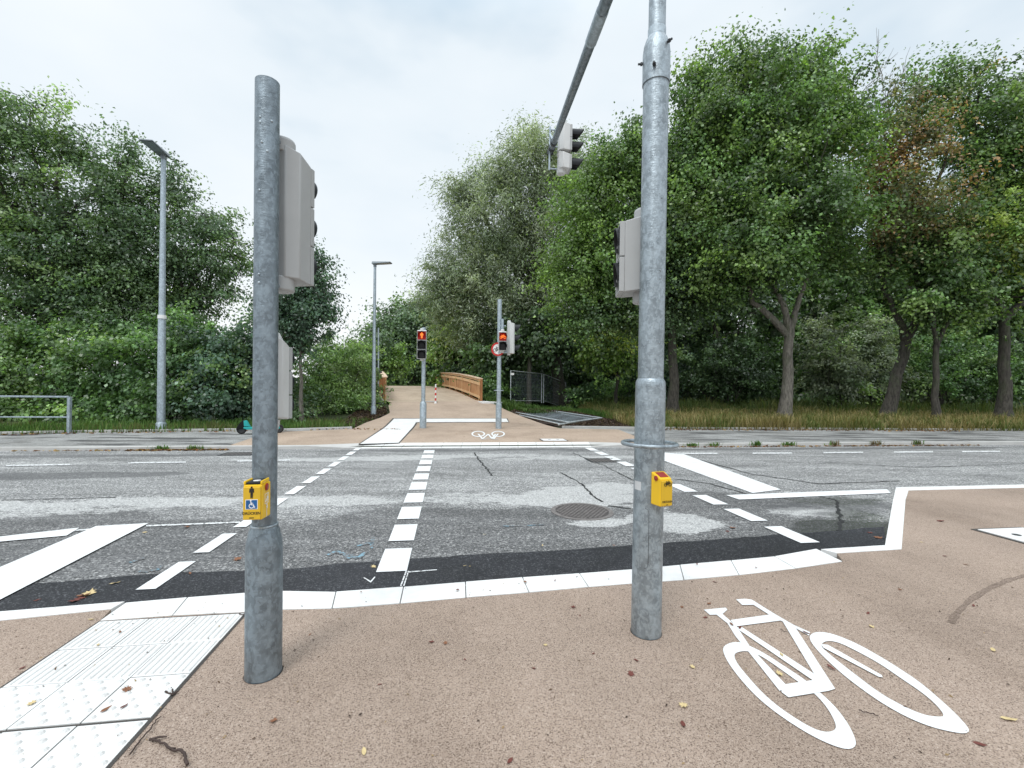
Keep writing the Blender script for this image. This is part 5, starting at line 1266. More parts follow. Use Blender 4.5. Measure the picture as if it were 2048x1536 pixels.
tree('maple_tree', 'tall dark trunked tree at the right edge of the photo', 'tree', TB(2008, Y), AT(2008, 640, Y), .26, [
    PB(2000, 270, 95, 100, Y, None, .85), PB(2080, 330, 110, 130, Y), PB(1960, 190, 60, 62, Y, None, .7), PB(2040, 440, 95, 80, Y, 'yellow', 1, -1.2), PB(1985, 390, 80, 75, Y), PB(1980, 545, 85, 55, Y), PB(2090, 540, 100, 70, Y, 'maple_light'), PB(2050, 180, 70, 50, Y, None, .7)],
    24, k=1.45, leaf=.135, group=RG, accent=('maple_light', .2), Yl=Y, limbs_px=[((1985, 610), (1950, 570)), ((2030, 610), (2055, 565))])
Y = 21.5
tree('maple_tree', 'green maple hanging over the site fence behind the tall mast', 'tree', TB(1347, Y), AT(1342, 640, Y), .25, [
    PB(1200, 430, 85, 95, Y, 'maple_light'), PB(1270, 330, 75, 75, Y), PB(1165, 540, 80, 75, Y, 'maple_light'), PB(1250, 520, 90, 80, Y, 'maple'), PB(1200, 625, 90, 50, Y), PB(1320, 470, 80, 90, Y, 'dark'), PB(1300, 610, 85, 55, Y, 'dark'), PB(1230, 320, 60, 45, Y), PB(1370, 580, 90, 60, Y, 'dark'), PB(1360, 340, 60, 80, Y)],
    25, k=2.1, leaf=.13, group=RG, accent=('maple_light', .1))
# willow and others behind
Y = 33
tree('willow_tree', 'large silvery grey willow beyond the footbridge railing', 'tree', TB(1125, Y), AT(1110, 660, Y), .5, [
    PB(985, 450, 85, 90, Y, None, .85), PB(1065, 350, 75, 85, Y, None, .8), PB(925, 400, 42, 60, Y, None, .75), PB(920, 540, 65, 62, Y), PB(1000, 570, 95, 80, Y), PB(1085, 480, 85, 90, Y), PB(880, 600, 42, 52, Y, None, .85), PB(1065, 285, 36, 40, Y, None, .6), PB(1000, 350, 45, 45, Y, None, .7), PB(960, 650, 80, 55, Y), PB(1080, 620, 90, 62, Y), PB(1020, 670, 60, 42, Y, 'dark'), PB(1130, 330, 50, 60, Y, None, .8)],
    31, leaf=.27, asp=.24, k=1.7, csz=.85, pal='grey', droop=.4, flat=1.0, twigs=20)
Y = 38
tree('hazel_tree', 'yellow green bushy tree at the far end of the right railing', 'tree', TB(905, Y), AT(905, 735, Y), .2, [
    PB(915, 655, 42, 45, Y, 'yellow'), PB(890, 690, 32, 40, Y, 'maple_light'), PB(945, 700, 38, 42, Y, 'maple_light'), PB(900, 735, 40, 26, Y, 'maple_light')], 32, leaf=.26, pal='maple_light')
Y = 52
tree('ash_tree', 'hazy green tree beyond the far end of the footbridge', 'tree', TB(828, Y), AT(826, 705, Y), .3, [
    PB(800, 645, 42, 36, Y), PB(850, 612, 42, 42, Y), PB(780, 690, 38, 30, Y), PB(840, 680, 55, 34, Y), PB(868, 650, 30, 50, Y), PB(815, 620, 26, 24, Y), PB(820, 660, 60, 50, Y), PB(800, 720, 60, 34, Y), PB(860, 720, 50, 34, Y), PB(770, 660, 26, 30, Y)], 33, leaf=.30, pal='far', csz=1.25, flat=.7, k=2.0)
tree('ash_tree', 'low leafy tree behind the slim sign pole', 'tree', TB(765, 44), AT(765, 740, 44), .16, [
    PB(758, 690, 26, 30, 44, 'far'), PB(790, 720, 34, 24, 44, 'maple_light'), PB(740, 715, 30, 26, 44, 'far')], 34, leaf=.26, pal='far', csz=.9, flat=.7)
tree('bushy_tree', 'dark spreading tree under the willow by the site fence', 'tree', TB(1060, 30), AT(1060, 715, 30), .2, [
    PB(1020, 690, 50, 40, 30, 'dark'), PB(1080, 690, 55, 40, 30, 'dark'), PB(1130, 660, 60, 45, 30, 'dark'), PB(985, 720, 40, 40, 30, 'maple')], 35, leaf=.24, pal='dark')
tree('bushy_tree', 'bright green sapling between the site fence and tall mast', 'tree', TB(1232, 28), AT(1232, 720, 28), .12, [
    PB(1225, 670, 50, 42, 28, 'yellow'), PB(1250, 715, 42, 34, 28, 'maple_light'), PB(1195, 700, 36, 34, 28, 'maple_light')], 36, leaf=.22, pal='maple_light')
BGT = 'dim trees closing the view behind the right verge'
for i, (px, Yb, h_, pal_, lb) in enumerate(((1430, 31, 560, 'dark', 'dim tree filling the gap right of the tall mast'), (1690, 33, 560, 'maple', 'dim tree seen through the gap right of the forked maple'), (1870, 33, 560, 'dark', 'dim tree seen behind the slim tree'), (2060, 32, 540, 'maple', 'dim tree at the extreme right background'), (1290, 33, 520, 'maple', 'dim tree behind the tall mast'))):
    tree('bushy_tree', lb, 'tree', TB(px, Yb), AT(px, 700, Yb), .2, [PB(px, h_, 110, 75, Yb), PB(px - 60, h_ + 95, 80, 50, Yb), PB(px + 65, h_ + 90, 80, 52, Yb), PB(px, h_ - 110, 90, 70, Yb)], 40 + i, leaf=.30, pal=pal_, k=1.7, group=BGT, twigs=12)
# left trees
LG = 'tall trees behind the left hedge'
Y = 20
tree('ash_tree', 'tallest tree at the left edge, behind the guard rail', 'tree', TB(105, Y), AT(100, 640, Y), .3, [
    PB(-40, 300, 120, 100, Y), PB(60, 250, 70, 62, Y, None, .8), PB(130, 300, 45, 40, Y, None, .7), PB(-60, 450, 130, 95, Y), PB(70, 400, 110, 80, Y), PB(40, 530, 130, 75, Y), PB(120, 490, 75, 75, Y), PB(10, 200, 50, 42, Y, None, .75), PB(-120, 560, 110, 80, Y), PB(90, 610, 80, 45, Y), PB(30, 625, 70, 45, Y), PB(160, 590, 50, 60, Y)],
    51, leaf=.15, asp=.5, k=1.1, pal='ash', group=LG, accent=('hedge_light', .24), inner=.3)
Y = 21
tree('ash_tree', 'dark crowned tree left of the left street lamp', 'tree', TB(215, Y), AT(222, 640, Y), .22, [
    PB(235, 360, 70, 70, Y, None, .85), PB(262, 310, 30, 38, Y, None, .7), PB(215, 460, 95, 75, Y), PB(270, 520, 80, 75, Y), PB(190, 560, 80, 60, Y), PB(195, 330, 32, 35, Y, None, .7), PB(230, 615, 80, 50, Y), PB(290, 610, 50, 50, Y), PB(170, 640, 40, 40, Y)],
    52, leaf=.15, asp=.55, k=1.15, pal='ash', group=LG, inner=.35)
Y = 22
tree('ash_tree', 'rounded tree right of the left street lamp', 'tree', TB(362, Y), AT(365, 650, Y), .2, [
    PB(350, 410, 58, 65, Y, None, .85), PB(415, 465, 62, 62, Y, None, .9), PB(350, 520, 80, 70, Y), PB(440, 540, 50, 55, Y, None, .8), PB(400, 590, 75, 50, Y, None, .8), PB(345, 350, 28, 32, Y, None, .7), PB(470, 500, 28, 30, Y, None, .7), PB(350, 610, 70, 50, Y), PB(300, 570, 40, 60, Y)],
    53, leaf=.15, asp=.55, k=1.1, pal='ash', group=LG, accent=('hedge_light', .14), inner=.35)
Y = 16.4
tree('hornbeam_tree', 'young conical tree with a pale slim trunk near the path', 'tree', TB(605, Y), AT(600, 700, Y), .075, [
    PB(594, 645, 62, 42, Y), PB(600, 595, 56, 44, Y), PB(612, 545, 38, 40, Y, None, .85), PB(622, 505, 16, 28, Y, None, .8), PB(550, 610, 32, 30, Y, None, .8), PB(640, 610, 24, 30, Y, None, .8), PB(600, 680, 45, 24, Y, None, .7)],
    54, leaf=.11, asp=.6, bark='bark_pale', k=2.4, csz=.5, pal='blue', twigs=26)
# shrubs
def shrub(label, blobs, seed, pal, leaf=.15, asp=.7, group=None, k=1.9, name='shrub', droop=.5, csz=.5):
    r = np.random.RandomState(seed); c = np.mean([b_[0] for b_ in blobs], 0); base = np.array([c[0], c[1], terrain_z(c[0], c[1])])
    e = empty(name, tuple(base), 0, label, 'shrub', group)
    me, cent = foliage(blobs, leaf, asp, r, k, csz, pal, droop, accent=('hedge_light', .12) if pal != 'dark' else None, inner=.35, org=base)
    o = bpy.data.objects.new('foliage', me); COL.objects.link(o); o.parent = e
    b = MB()
    for i in r.permutation(len(cent))[:14]:
        s0 = base + r.randn(3) * [.25, .2, 0] + [0, 0, -.1]; Q = wob_line(s0, cent[i], 4, .08, r); b.tube([tuple(np.array(q) - base) for q in Q], list(np.linspace(.035, .01, 5)), 5, False)
    b.build('stems', M['bark'], e, 60); return e
HG = 'shrubs of the left hedge'
for i, (lb, bl_, pal_) in enumerate((
    ('pale green shrub behind the guard rail', [PB(30, 745, 75, 62, 17.2), PB(40, 815, 80, 42, 16.4), PB(-60, 760, 80, 80, 17)], 'hedge_light'),
    ('dense green shrub at the end of the guard rail', [PB(95, 685, 60, 40, 18), PB(30, 690, 60, 36, 18.2), PB(150, 750, 70, 55, 17), PB(165, 815, 75, 40, 16.3), PB(110, 710, 45, 38, 17.6), PB(185, 690, 45, 36, 17.8)], 'hedge'),
    ('tall hedge shrub just left of the left street lamp', [PB(285, 670, 50, 36, 18), PB(200, 665, 50, 34, 18.2), PB(255, 730, 65, 65, 17), PB(265, 805, 65, 48, 16.2), PB(235, 680, 40, 40, 17.4)], 'hedge'),
    ('tall hedge shrub just right of the left street lamp', [PB(365, 705, 65, 65, 17.2), PB(370, 790, 70, 55, 16.4), PB(345, 655, 38, 35, 17.4)], 'hedge'),
    ('dark hedge shrub beside the near left post', [PB(455, 700, 55, 60, 17.3), PB(500, 660, 30, 34, 17.6), PB(455, 730, 62, 60, 17), PB(460, 800, 62, 48, 16.4), PB(425, 770, 55, 60, 16.6)], 'blue'),
    ('dark shrub under the young conical tree', [PB(545, 745, 60, 75, 17.6), PB(560, 815, 60, 38, 17.2)], 'dark'))):
    shrub(lb, bl_, 60 + i, pal_, leaf=.13, group=HG)
shrub('fresh green shrub left of the path lamp', [PB(650, 730, 55, 55, 20), PB(665, 790, 60, 36, 19.4), PB(715, 745, 36, 60, 21.5), PB(700, 800, 40, 24, 20.5)], 70, 'hedge_light', leaf=.14, asp=.45)
shrub('dark ivy shrub right behind the path lamp', [PB(752, 795, 9, 24, 22.6), PB(745, 775, 14, 26, 24)], 71, 'dark', leaf=.12, csz=.2)
shrub('far low shrub in the gap left of the sign pole', [PB(690, 715, 34, 20, 42), PB(725, 705, 26, 24, 43)], 72, 'far', leaf=.26)
UG = 'undergrowth shrubs behind the right verge'
for i, (lb, bl_, pal_) in enumerate((
    ('leafy shrub behind the right end of the footbridge railing', [PB(982, 775, 26, 28, 27.5), PB(1000, 745, 36, 40, 34)], 'hedge'),
    ('shrub tangled behind the upright site fence', [PB(1055, 780, 42, 26, 34.5, None, .9), PB(1115, 760, 50, 44, 36.5)], 'dark'),
    ('low shrub right of the upright site fence', [PB(1190, 788, 56, 24, 30), PB(1240, 768, 46, 34, 31)], 'hedge'),
    ('dark undergrowth left of the forked maple', [PB(1420, 740, 70, 55, 30), PB(1490, 740, 55, 55, 30)], 'dark'),
    ('grey green bush right of the forked maple trunk', [PB(1650, 710, 55, 80, 27), PB(1690, 750, 45, 50, 26.5)], 'grey'),
    ('bush between the forked maple and the leaning maple', [PB(1730, 690, 55, 70, 30), PB(1760, 750, 45, 50, 29)], 'grey'),
    ('undergrowth behind the slim dark tree', [PB(1850, 740, 60, 50, 29), PB(1900, 700, 55, 55, 31)], 'hedge'),
    ('undergrowth left of the rightmost trunk', [PB(1955, 740, 50, 50, 29), PB(2050, 740, 60, 55, 29)], 'hedge'),
    ('undergrowth just right of the tall mast', [PB(1320, 750, 60, 50, 30), PB(1380, 730, 45, 45, 32)], 'blue'))):
    shrub(lb, bl_, 80 + i, pal_, leaf=.16, group=UG, k=1.7, csz=.6)
shrub('distant bank of bushes closing the end of the path', [PB(820, 745, 60, 18, 56), PB(880, 740, 40, 26, 54), PB(770, 745, 40, 16, 58)], 95, 'far', leaf=.30)

def wood_mass(label, blobs, seed, pal, leaf):
    r = np.random.RandomState(seed); me, _c = foliage(blobs, leaf, .6, r, 2.0, 1.2, pal, .5, inner=.2); me.name = 'far_wood'
    o = bpy.data.objects.new('far_wood', me); COL.objects.link(o); tag(o, label, 'wood', None, 'stuff')
wood_mass('dark wood closing the view behind the right verge', [PB(x, y_, 95, 75, Y_, p_) for x, y_, Y_, p_ in ((1010, 730, 40, 'dark'), (1100, 700, 41, 'dark'), (1190, 720, 39, 'dark'), (1290, 700, 40, 'dark'), (1390, 720, 38, 'dark'), (1490, 700, 40, 'dark'), (1590, 720, 38, 'hedge'), (1690, 700, 39, 'grey'), (1790, 715, 38, 'grey'), (1890, 700, 40, 'hedge'), (1990, 715, 39, 'dark'), (2100, 700, 40, 'hedge'), (2230, 700, 42, 'hedge'), (990, 775, 37, 'dark'), (1080, 780, 39, 'dark'), (1160, 780, 38, 'dark'), (1250, 778, 37, 'dark'), (1340, 780, 37, 'dark'), (1420, 782, 36, 'dark'), (1510, 780, 37, 'dark'), (1600, 782, 36, 'hedge'), (1690, 780, 36, 'dark'), (1780, 784, 36, 'grey'), (1870, 784, 37, 'hedge'), (1960, 786, 36, 'dark'), (2050, 786, 37, 'hedge'), (2150, 788, 37, 'hedge'), (1340, 590, 42, 'dark'), (1460, 570, 42, 'dark'), (1600, 600, 43, 'dark'), (1740, 610, 42, 'grey'), (1880, 590, 43, 'dark'), (2020, 590, 42, 'dark'))], 101, 'dark', .30)
wood_mass('dim wood beyond the far end of the path', [PB(x, y_, 60, 40, Y_, p_) for x, y_, Y_, p_ in ((760, 735, 62, 'dark'), (830, 735, 63, 'dark'), (900, 725, 60, 'dark'), (960, 715, 55, 'dark'), (880, 680, 62, 'far'), (700, 735, 64, 'far'), (740, 762, 60, 'dark'), (800, 762, 61, 'dark'), (860, 760, 60, 'dark'), (920, 758, 58, 'dark'), (970, 760, 52, 'dark'))], 102, 'dark', .36)

# ------------------------------------------------------------------ grass
def grass(name, pts_fn, n, h0, h1, cols, seed, label, wdt=.012, lean=.5):
    r = np.random.RandomState(seed); P = pts_fn(r, n); n = len(P)
    z = np.array([max(terrain_z(x, y), -0.03) for x, y in P]); h = (h0 + (h1 - h0) * r.rand(n) ** 1.5) * (.55 + .9 * fnoise(P[:, 0] * 1.1 + 7, P[:, 1] * 1.1 + 3, seed + 20))
    a = r.rand(n) * 2 * PI; ld = np.stack([np.cos(a), np.sin(a)], -1) * (lean * r.rand(n) * h)[:, None]; w = np.stack([-np.sin(a + r.randn(n) * .6), np.cos(a)], -1) * (wdt * (.6 + .8 * r.rand(n)))[:, None]
    v = np.zeros((n, 5, 3), np.float32)
    v[:, 0, :2] = P - w; v[:, 1, :2] = P + w; v[:, 2, :2] = P + w * .7 + ld * .4; v[:, 3, :2] = P - w * .7 + ld * .4; v[:, 4, :2] = P + ld
    v[:, 0, 2] = v[:, 1, 2] = z - .02; v[:, 2, 2] = v[:, 3, 2] = z + h * .6; v[:, 4, 2] = z + h * (1 - .25 * lean)
    base = np.arange(n, dtype=np.int64)[:, None] * 5
    li = np.concatenate([base + np.array([0, 1, 2, 3]), base + np.array([3, 2, 4])], 1)
    me = bpy.data.meshes.new(name); me.vertices.add(n * 5); me.vertices.foreach_set('co', v.ravel()); me.loops.add(n * 7); me.loops.foreach_set('vertex_index', li.astype(np.int32).ravel())
    ls = np.stack([np.arange(n) * 7, np.arange(n) * 7 + 4], -1).astype(np.int32); me.polygons.add(n * 2); me.polygons.foreach_set('loop_start', ls.ravel()); me.update(calc_edges=True)
    cs = np.array(cols); f = fnoise(P[:, 0] * .8 + 50, P[:, 1] * .8, seed); ci = np.clip((f * 1.5 - .25 + r.randn(n) * .16) * len(cs), 0, len(cs) - 1).astype(int)
    c = cs[ci] * (.7 + .6 * r.rand(n))[:, None]
    at = me.attributes.new('tint', 'FLOAT_COLOR', 'POINT'); cc = np.ones((n, 5, 4), np.float32); cc[:, :, :3] = c[:, None, :]; at.data.foreach_set('color', cc.ravel())
    me.materials.append(M['leaf_matt']); o = bpy.data.objects.new(name, me); COL.objects.link(o); return tag(o, label, 'grass', None, 'stuff')
def band(x0, x1, fy0, fy1, pw=1.0):
    def fn(r, n):
        x = x0 + (x1 - x0) * r.rand(n); t = r.rand(n) ** pw; y0 = fy0(x); y1 = fy1(x); return np.stack([x, y0 + (y1 - y0) * t], -1)
    return fn
er = back_r; yb = lambda x: np.interp(x, [p.x for p in er], [p.y for p in er])
yl = lambda x: np.interp(x, [p.x for p in back_l], [p.y for p in back_l])
DRY = [(.29, .24, .105), (.22, .20, .08), (.17, .18, .06), (.12, .16, .045), (.10, .15, .04), (.21, .20, .08), (.30, .25, .12)]
GRN = [(.08, .16, .04), (.11, .20, .05), (.14, .22, .06), (.09, .17, .045)]
grass('tall_grass', band(G(1275, 858).x, 26, lambda x: yb(x) + .1, lambda x: yb(x) + 15, 1.35), 80000, .16, .74, DRY + [(.32, .27, .13), (.27, .22, .10)], 1, 'tall dry yellow grass of the right verge', .010, 1.15)
grass('weeds', band(5, 30, lambda x: yb(x) + 7, lambda x: yb(x) + 17, 1.0), 22000, .35, 1.0, [(.09, .13, .04), (.12, .15, .045), (.07, .11, .035), (.15, .16, .06)], 2, 'green weeds under the right trees', .03, .6)
def rough_poly(pts, exclude=None):
    P = [PT(*p) for p in pts]
    def fn(r, n):
        xs = [p.x for p in P]; ys = [p.y for p in P]; out_ = []
        X = r.uniform(min(xs), max(xs), n * 4); Yy = r.uniform(min(ys), max(ys), n * 4); ins = np.zeros(n * 4, bool); j = len(P) - 1
        for i in range(len(P)):
            c = ((ys[i] > Yy) != (ys[j] > Yy)) & (X < (xs[j] - xs[i]) * (Yy - ys[i]) / (ys[j] - ys[i] + 1e-12) + xs[i]); ins ^= c; j = i
        return np.stack([X, Yy], -1)[ins][:n]
    return fn
grass('green_grass', rough_poly([(1090, 818), (1210, 826), (1310, 843), (1400, 856), (1420, 820), (1300, 800), (1100, 806), (1050, 810)]), 14000, .08, .34, GRN, 3, 'fresh green grass behind the fallen fence panels', .012)
grass('green_grass', rough_poly([(1095, 810), (1165, 820), (1240, 836), (1290, 851), (1345, 852), (1345, 820), (1230, 808), (1120, 805)]), 20000, .10, .34, GRN, 13, 'bright green grass between the site fence and tall mast', .016)
grass('green_grass', band(-26, G(700, 857).x, lambda x: yl(x) + .05, lambda x: yl(x) + 3.2, 1.2), 22000, .07, .30, GRN + [(.14, .15, .06)], 4, 'green grass strip along the left hedge', .011)
def far_bank(r, n):
    s = 18 + 9 * r.rand(n); l = r.uniform(-16, 14, n); p = np.array([B0.x, B0.y]) + s[:, None] * np.array([BD.x, BD.y]) + l[:, None] * np.array([BN.x, BN.y]); k = (np.abs(l + 2.6) > 2.7) | (s > 24); return p[k]
grass('green_grass', far_bank, 14000, .12, .45, [(.10, .17, .04), (.13, .20, .05), (.08, .14, .035)], 5, 'bright grass bank beyond the footbridge', .02)
def kerb_weeds(r, n):
    c = r.choice([-7.6, -6.9, 4.6, 5.2, 6.4, 7.3, 8.6, 9.9, 11.2], n); x = c + r.randn(n) * .10; return np.stack([x, 10.85 + .14 * x - .02 + r.randn(n) * .02], -1)
grass('kerb_weeds', kerb_weeds, 700, .03, .14, GRN + [(.16, .12, .06)], 6, 'small weeds growing along the far kerb', .008, 1.0)

def path_side(r, n):
    s_ = r.uniform(-5.5, 1.5, n); l = np.abs(r.randn(n)) * .9 + .40 + np.clip(-(s_ + 1) * .16, 0, 2); p = np.array([B0.x, B0.y]) + s_[:, None] * np.array([BD.x, BD.y]) + l[:, None] * np.array([BN.x, BN.y]); return p
grass('weeds', path_side, 6000, .10, .42, [(.06, .11, .03), (.09, .15, .04), (.05, .09, .03)], 15, 'low green weeds along the right side of the path', .03, .8)
def chips(label, pts, n, seed):
    r = np.random.RandomState(seed); P = rough_poly(pts)(r, n); n = len(P); z = np.array([max(terrain_z(x, y), path_z((x, y)) - .04) for x, y in P]) + .03 + .025 * r.rand(n)
    cs = np.array([(.05, .032, .025), (.09, .06, .045), (.16, .115, .085), (.03, .02, .016), (.26, .20, .15)])
    me = leaf_mesh(np.stack([P[:, 0], P[:, 1], z], -1), unit(np.array([0, 0, 1.]) + r.randn(n, 3) * .5), unit(r.randn(n, 3)), .05 + .10 * r.rand(n), .4, cs[r.choice(5, n, p=[.35, .3, .15, .15, .05])], .2, 'mulch_chips', M['leaf_matt'])
    o = bpy.data.objects.new('mulch_chips', me); COL.objects.link(o); tag(o, label, 'mulch', None, 'stuff')
chips('bark chips round the thin lamp post by the path', [(694, 858), (724, 847), (774, 826), (772, 814), (745, 814), (714, 821), (688, 842)], 4200, 31)
chips('bark chips and debris around the fallen fence panels', [(1022, 823), (1062, 838), (1122, 852), (1300, 853), (1290, 844), (1225, 838), (1150, 823), (1080, 817), (1030, 818)], 5200, 32)
# ------------------------------------------------------------------ litter: fallen leaves, twigs
def leaf_proto(shape, mat):
    b = MB()
    if shape == 'maple': pts = [(0, -.5), (.06, -.25), (.30, -.35), (.24, -.12), (.50, -.02), (.32, .10), (.34, .32), (.14, .22), (0, .52), (-.14, .22), (-.34, .32), (-.32, .10), (-.50, -.02), (-.24, -.12), (-.30, -.35), (-.06, -.25)]
    else: pts = [(0, -.5), (.14, -.25), (.2, 0), (.14, .28), (0, .5), (-.14, .28), (-.2, 0), (-.14, -.25)]
    vs = [(0, 0, .03)] + [(x, y, .02 + .35 * (x * x) + .12 * y * y + (.05 if i % 3 == 0 else 0)) for i, (x, y) in enumerate(pts)]; n = len(pts)
    b.add(vs, [(0, 1 + i, 1 + (i + 1) % n) for i in range(n)])
    me = bpy.data.meshes.new('fallen_leaf'); me.from_pydata(b.v, [], b.f); me.materials.append(M[mat]); return me
LM = {('maple', c): leaf_proto('maple', c) for c in ('leaf_brown', 'leaf_red', 'leaf_pale')}
LM.update({('oval', c): leaf_proto('oval', c) for c in ('leaf_brown', 'leaf_red', 'leaf_pale')})
CN = {'leaf_brown': 'brown', 'leaf_red': 'dark reddish', 'leaf_pale': 'pale yellow'}
SH = {'maple': 'lobed', 'oval': 'narrow'}
rl = random.Random(8)
def drop(px, py, size, shape, colr, where='near'):
    if where == 'road': p = RD(px, py); z = road_z(p.y) + .006; lb = f'{CN[colr]} {SH[shape]} fallen leaf on the grey road'
    elif where == 'slab': p = G(px, py); z = .012; lb = f'{CN[colr]} {SH[shape]} fallen leaf on the white slabs'
    elif where == 'sym': p = G(px, py); z = .008; lb = f'{CN[colr]} {SH[shape]} fallen leaf on the large bicycle symbol'
    elif where == 'far': p = G(px, py); z = .008; lb = f'{CN[colr]} {SH[shape]} fallen leaf beyond the road'
    else: p = G(px, py); z = .003; lb = f'{CN[colr]} {SH[shape]} fallen leaf on the near tan paving'
    o = bpy.data.objects.new('fallen_leaf', LM[(shape, colr)]); COL.objects.link(o); o.location = (p.x, p.y, z); size *= .74; o.scale = (size, size, size); o.rotation_euler = (rl.uniform(-.2, .2), rl.uniform(-.2, .2), rl.uniform(0, 6.28))
    tag(o, lb, 'leaf', {'road': 'fallen leaves on the road', 'slab': 'fallen leaves on the white slabs', 'sym': 'fallen leaves on the bicycle symbol', 'far': 'fallen leaves beyond the road', 'near': 'fallen leaves on the near paving'}[where])
for a in ((863, 1285, .05, 'maple', 'leaf_red'), (891, 1287, .04, 'maple', 'leaf_brown'), (1068, 1338, .04, 'oval', 'leaf_red'), (1091, 1291, .035, 'maple', 'leaf_pale'), (1273, 1322, .05, 'oval', 'leaf_red'), (1262, 1349, .055, 'maple', 'leaf_red'), (1367, 1412, .06, 'maple', 'leaf_pale'), (1366, 1450, .065, 'oval', 'leaf_red'), (1364, 1215, .035, 'maple', 'leaf_brown'),
          (1146, 1215, .05, 'maple', 'leaf_red'), (1020, 1523, .05, 'oval', 'leaf_red'), (728, 1505, .06, 'oval', 'leaf_pale'), (1385, 1335, .045, 'maple', 'leaf_pale'), (1411, 1236, .05, 'oval', 'leaf_red'), (1418, 1208, .06, 'oval', 'leaf_brown'), (1881, 1043, .11, 'maple', 'leaf_red'), (1843, 1085, .05, 'oval', 'leaf_pale'), (1890, 1113, .06, 'oval', 'leaf_red'), (1743, 1254, .05, 'maple', 'leaf_pale'), (1986, 1301, .07, 'oval', 'leaf_pale'), (2018, 1440, .09, 'oval', 'leaf_pale'),
          (1736, 1227, .05, 'oval', 'leaf_red'), (1947, 1212, .05, 'oval', 'leaf_red'), (1430, 1165, .05, 'oval', 'leaf_red'), (1932, 1130, .06, 'oval', 'leaf_brown'), (547, 1443, .05, 'maple', 'leaf_brown'), (182, 1240, .05, 'oval', 'leaf_pale'), (45, 1337, .04, 'oval', 'leaf_red'), (620, 1270, .03, 'oval', 'leaf_brown'), (760, 1370, .03, 'oval', 'leaf_red'), (930, 1320, .03, 'oval', 'leaf_red'), (1187, 1308, .03, 'oval', 'leaf_red'), (1160, 1232, .03, 'oval', 'leaf_red'), (1960, 1490, .06, 'oval', 'leaf_red'), (1800, 1180, .04, 'maple', 'leaf_brown')): drop(*a)
for a in ((1463, 1251, .06, 'oval', 'leaf_brown'), (1480, 1258, .045, 'oval', 'leaf_red'), (1558, 1350, .055, 'maple', 'leaf_pale'), (1612, 1268, .055, 'oval', 'leaf_red'), (1662, 1338, .06, 'oval', 'leaf_red'), (1563, 1312, .05, 'oval', 'leaf_pale')): drop(*a, 'sym')
for a in ((254, 1384, .06, 'maple', 'leaf_brown'), (212, 1424, .06, 'oval', 'leaf_brown'), (248, 1418, .05, 'oval', 'leaf_red'), (63, 1412, .05, 'maple', 'leaf_pale'), (196, 1294, .045, 'oval', 'leaf_pale'), (240, 1268, .045, 'oval', 'leaf_brown'), (1394, 1131, .04, 'oval', 'leaf_red'), (1512, 1138, .04, 'oval', 'leaf_red'), (915, 1183, .045, 'maple', 'leaf_red'), (1050, 1167, .045, 'maple', 'leaf_brown'), (722, 1187, .035, 'oval', 'leaf_brown'), (1110, 1164, .03, 'oval', 'leaf_red')): drop(*a, 'slab')
for a in ((747, 1135, .07, 'maple', 'leaf_pale'), (230, 1168, .09, 'oval', 'leaf_pale'), (167, 1193, .12, 'maple', 'leaf_brown'), (178, 1189, .12, 'maple', 'leaf_pale'), (148, 1204, .10, 'maple', 'leaf_red'), (160, 1199, .09, 'oval', 'leaf_red'), (380, 1148, .06, 'oval', 'leaf_brown'), (475, 1120, .10, 'maple', 'leaf_brown'), (1228, 1092, .05, 'oval', 'leaf_brown'), (1085, 1092, .05, 'oval', 'leaf_pale'), (969, 1070, .045, 'oval', 'leaf_pale'), (930, 1133, .04, 'oval', 'leaf_pale'), (940, 1134, .035, 'oval', 'leaf_pale'),
          (1465, 1057, .10, 'maple', 'leaf_brown'), (1757, 1077, .12, 'maple', 'leaf_brown'), (1740, 1067, .08, 'maple', 'leaf_red'), (374, 1055, .08, 'maple', 'leaf_brown'), (75, 1202, .06, 'oval', 'leaf_red'), (290, 1066, .07, 'oval', 'leaf_pale'), (1455, 1064, .08, 'oval', 'leaf_red')): drop(*a, 'road')
for k in range(16): drop(rl.uniform(660, 1240), rl.uniform(848, 878), .09, rl.choice(['oval', 'maple']), rl.choice(['leaf_brown', 'leaf_red', 'leaf_brown']), 'far')
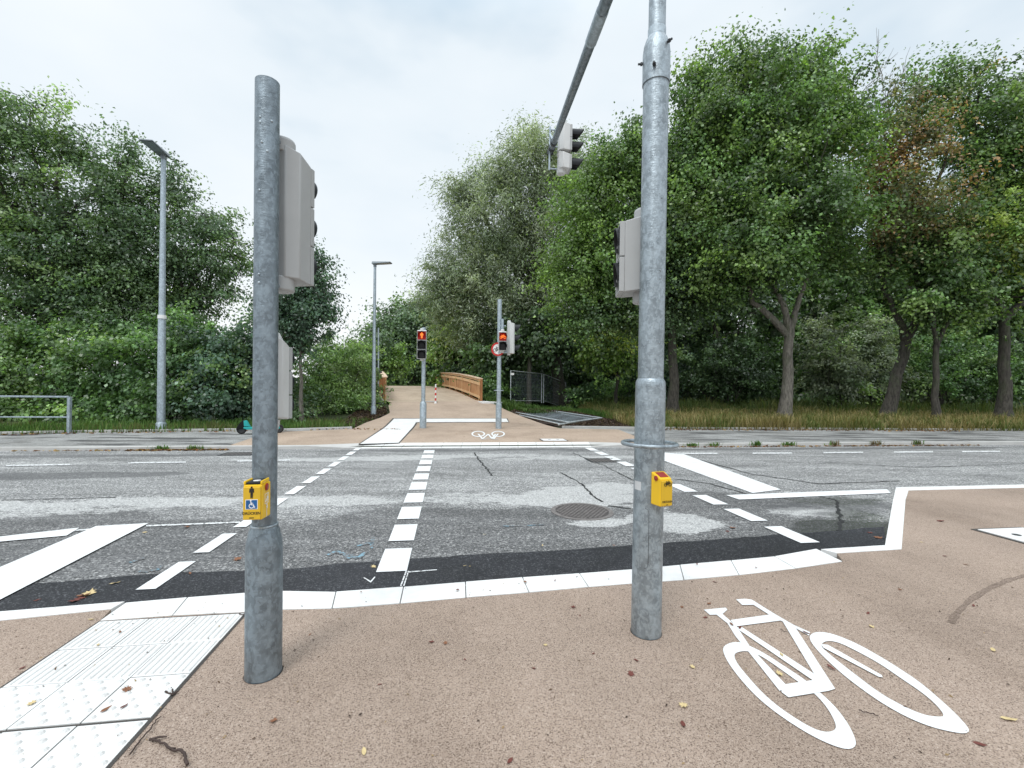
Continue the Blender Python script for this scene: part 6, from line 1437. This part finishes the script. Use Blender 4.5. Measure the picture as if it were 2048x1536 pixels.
# drift of dead leaves and crumbs: nobody could count it
def litter():
    r = np.random.RandomState(12); P = []
    for (x0, x1, n, sig) in ((-8.2, -6.2, 260, .06), (3.8, 13, 380, .06), (-14, -8.2, 120, .05)):
        x = r.uniform(x0, x1, n); P.append(np.stack([x, 10.85 + .14 * x - .06 - np.abs(r.randn(n)) * sig, np.array([road_z(10.85 + .14 * q) + .015 for q in x])], -1))
    n = 500; x = r.uniform(G(1268, 858).x, 16, n); P.append(np.stack([x, yb(x) - np.abs(r.randn(n)) * .25, np.full(n, .012)], -1))
    n = 260; x = r.uniform(-14, -3.5, n); P.append(np.stack([x, yl(x) - .05 - np.abs(r.randn(n)) * .15, np.full(n, .012)], -1))
    C = np.concatenate(P); n = len(C); cs = np.array([(.22, .10, .045), (.14, .07, .04), (.40, .26, .12), (.09, .05, .035)])
    me = leaf_mesh(C, unit(np.array([0, 0, 1.]) + r.randn(n, 3) * .35), unit(r.randn(n, 3)), .04 + .07 * r.rand(n), .6, cs[r.randint(0, 4, n)], .25, 'leaf_litter', M['leaf_matt'])
    o = bpy.data.objects.new('leaf_litter', me); COL.objects.link(o); tag(o, 'drift of small dead leaves along the far kerb and verge', 'leaf litter', None, 'stuff')
    # crumbs on the near paving and slabs
    n = 1000; x = r.uniform(-3.2, 4.0, n); y = r.uniform(1.2, 3.4, n); z = np.full(n, .0045)
    O2 = np.array([O_.x, O_.y]); q = np.stack([x, y], -1) - O2; i1 = q @ np.array([e1.x, e1.y]); i2 = q @ np.array([e2.x, e2.y]); on = (i1 > -.02) & (i1 < 3 * tile_w + .02) & (i2 > -.02); z = np.where(on, .0125, z)
    ky = np.interp(x, [p.x for p in sl_p], [p.y for p in sl_p]); z = np.where((y > ky - .01), .0085, z); rdy = np.interp(x, [p.x for p in sl_r], [p.y for p in sl_r]); kk = y < rdy - .02
    C = np.stack([x, y, z], -1)[kk]; n = len(C); cs = np.array([(.07, .045, .035), (.12, .075, .05), (.05, .035, .03), (.35, .25, .15)])
    me = leaf_mesh(C, unit(np.array([0, 0, 1.]) + r.randn(n, 3) * .3), unit(r.randn(n, 3)), .005 + .016 * r.rand(n) ** 2, .45, cs[r.randint(0, 4, n)], .2, 'plant_crumbs', M['leaf_matt'])
    o = bpy.data.objects.new('plant_crumbs', me); COL.objects.link(o); tag(o, 'tiny plant crumbs strewn over the near paving', 'leaf litter', None, 'stuff')
litter()
def twig(pts, rad, label, branches=()):
    r = np.random.RandomState(4); P = []
    for a, c in zip(pts[:-1], pts[1:]):
        A, C_ = G(*a), G(*c)
        for k in range(6): q = A.lerp(C_, k / 6); P.append((q.x + r.randn() * .003, q.y + r.randn() * .003, .008 + abs(r.randn()) * .003))
    q = G(*pts[-1]); P.append((q.x, q.y, .008)); b = MB(); b.tube(P, list(np.linspace(rad, rad * .6, len(P))), 7)
    for br_ in branches:
        A, C_ = G(*br_[0]), G(*br_[1]); b.tube([(A.x, A.y, .009), ((A.x + C_.x) / 2 + .004, (A.y + C_.y) / 2, .013), (C_.x, C_.y, .008)], [rad * .8, rad * .7, rad * .4], 6)
    o = b.build('twig', M['twig'], None, 60); return tag(o, label, 'twig')
twig([(374, 1536), (368, 1512), (345, 1503), (318, 1487), (298, 1484)], .0055, 'knobbly dark twig with a bent tip lying on the tan paving', [((298, 1484), (334, 1477))])
twig([(259, 1515), (285, 1480), (322, 1437)], .0035, 'straight thin dark stick beside the tactile tiles')
twig([(330, 1388), (345, 1394), (358, 1386)], .004, 'short dark twig on the edge of the tactile tiles', [((345, 1394), (342, 1378))])
twig([(1718, 1425), (1740, 1432), (1757, 1435)], .0025, 'thin brown stem below the large bicycle symbol')
twig([(1560, 1262), (1580, 1270)], .002, 'tiny brown stem inside the frame of the bicycle symbol')
twig([(478, 1232), (490, 1233), (494, 1230)], .003, 'tiny dark stem against the base of the near left post')
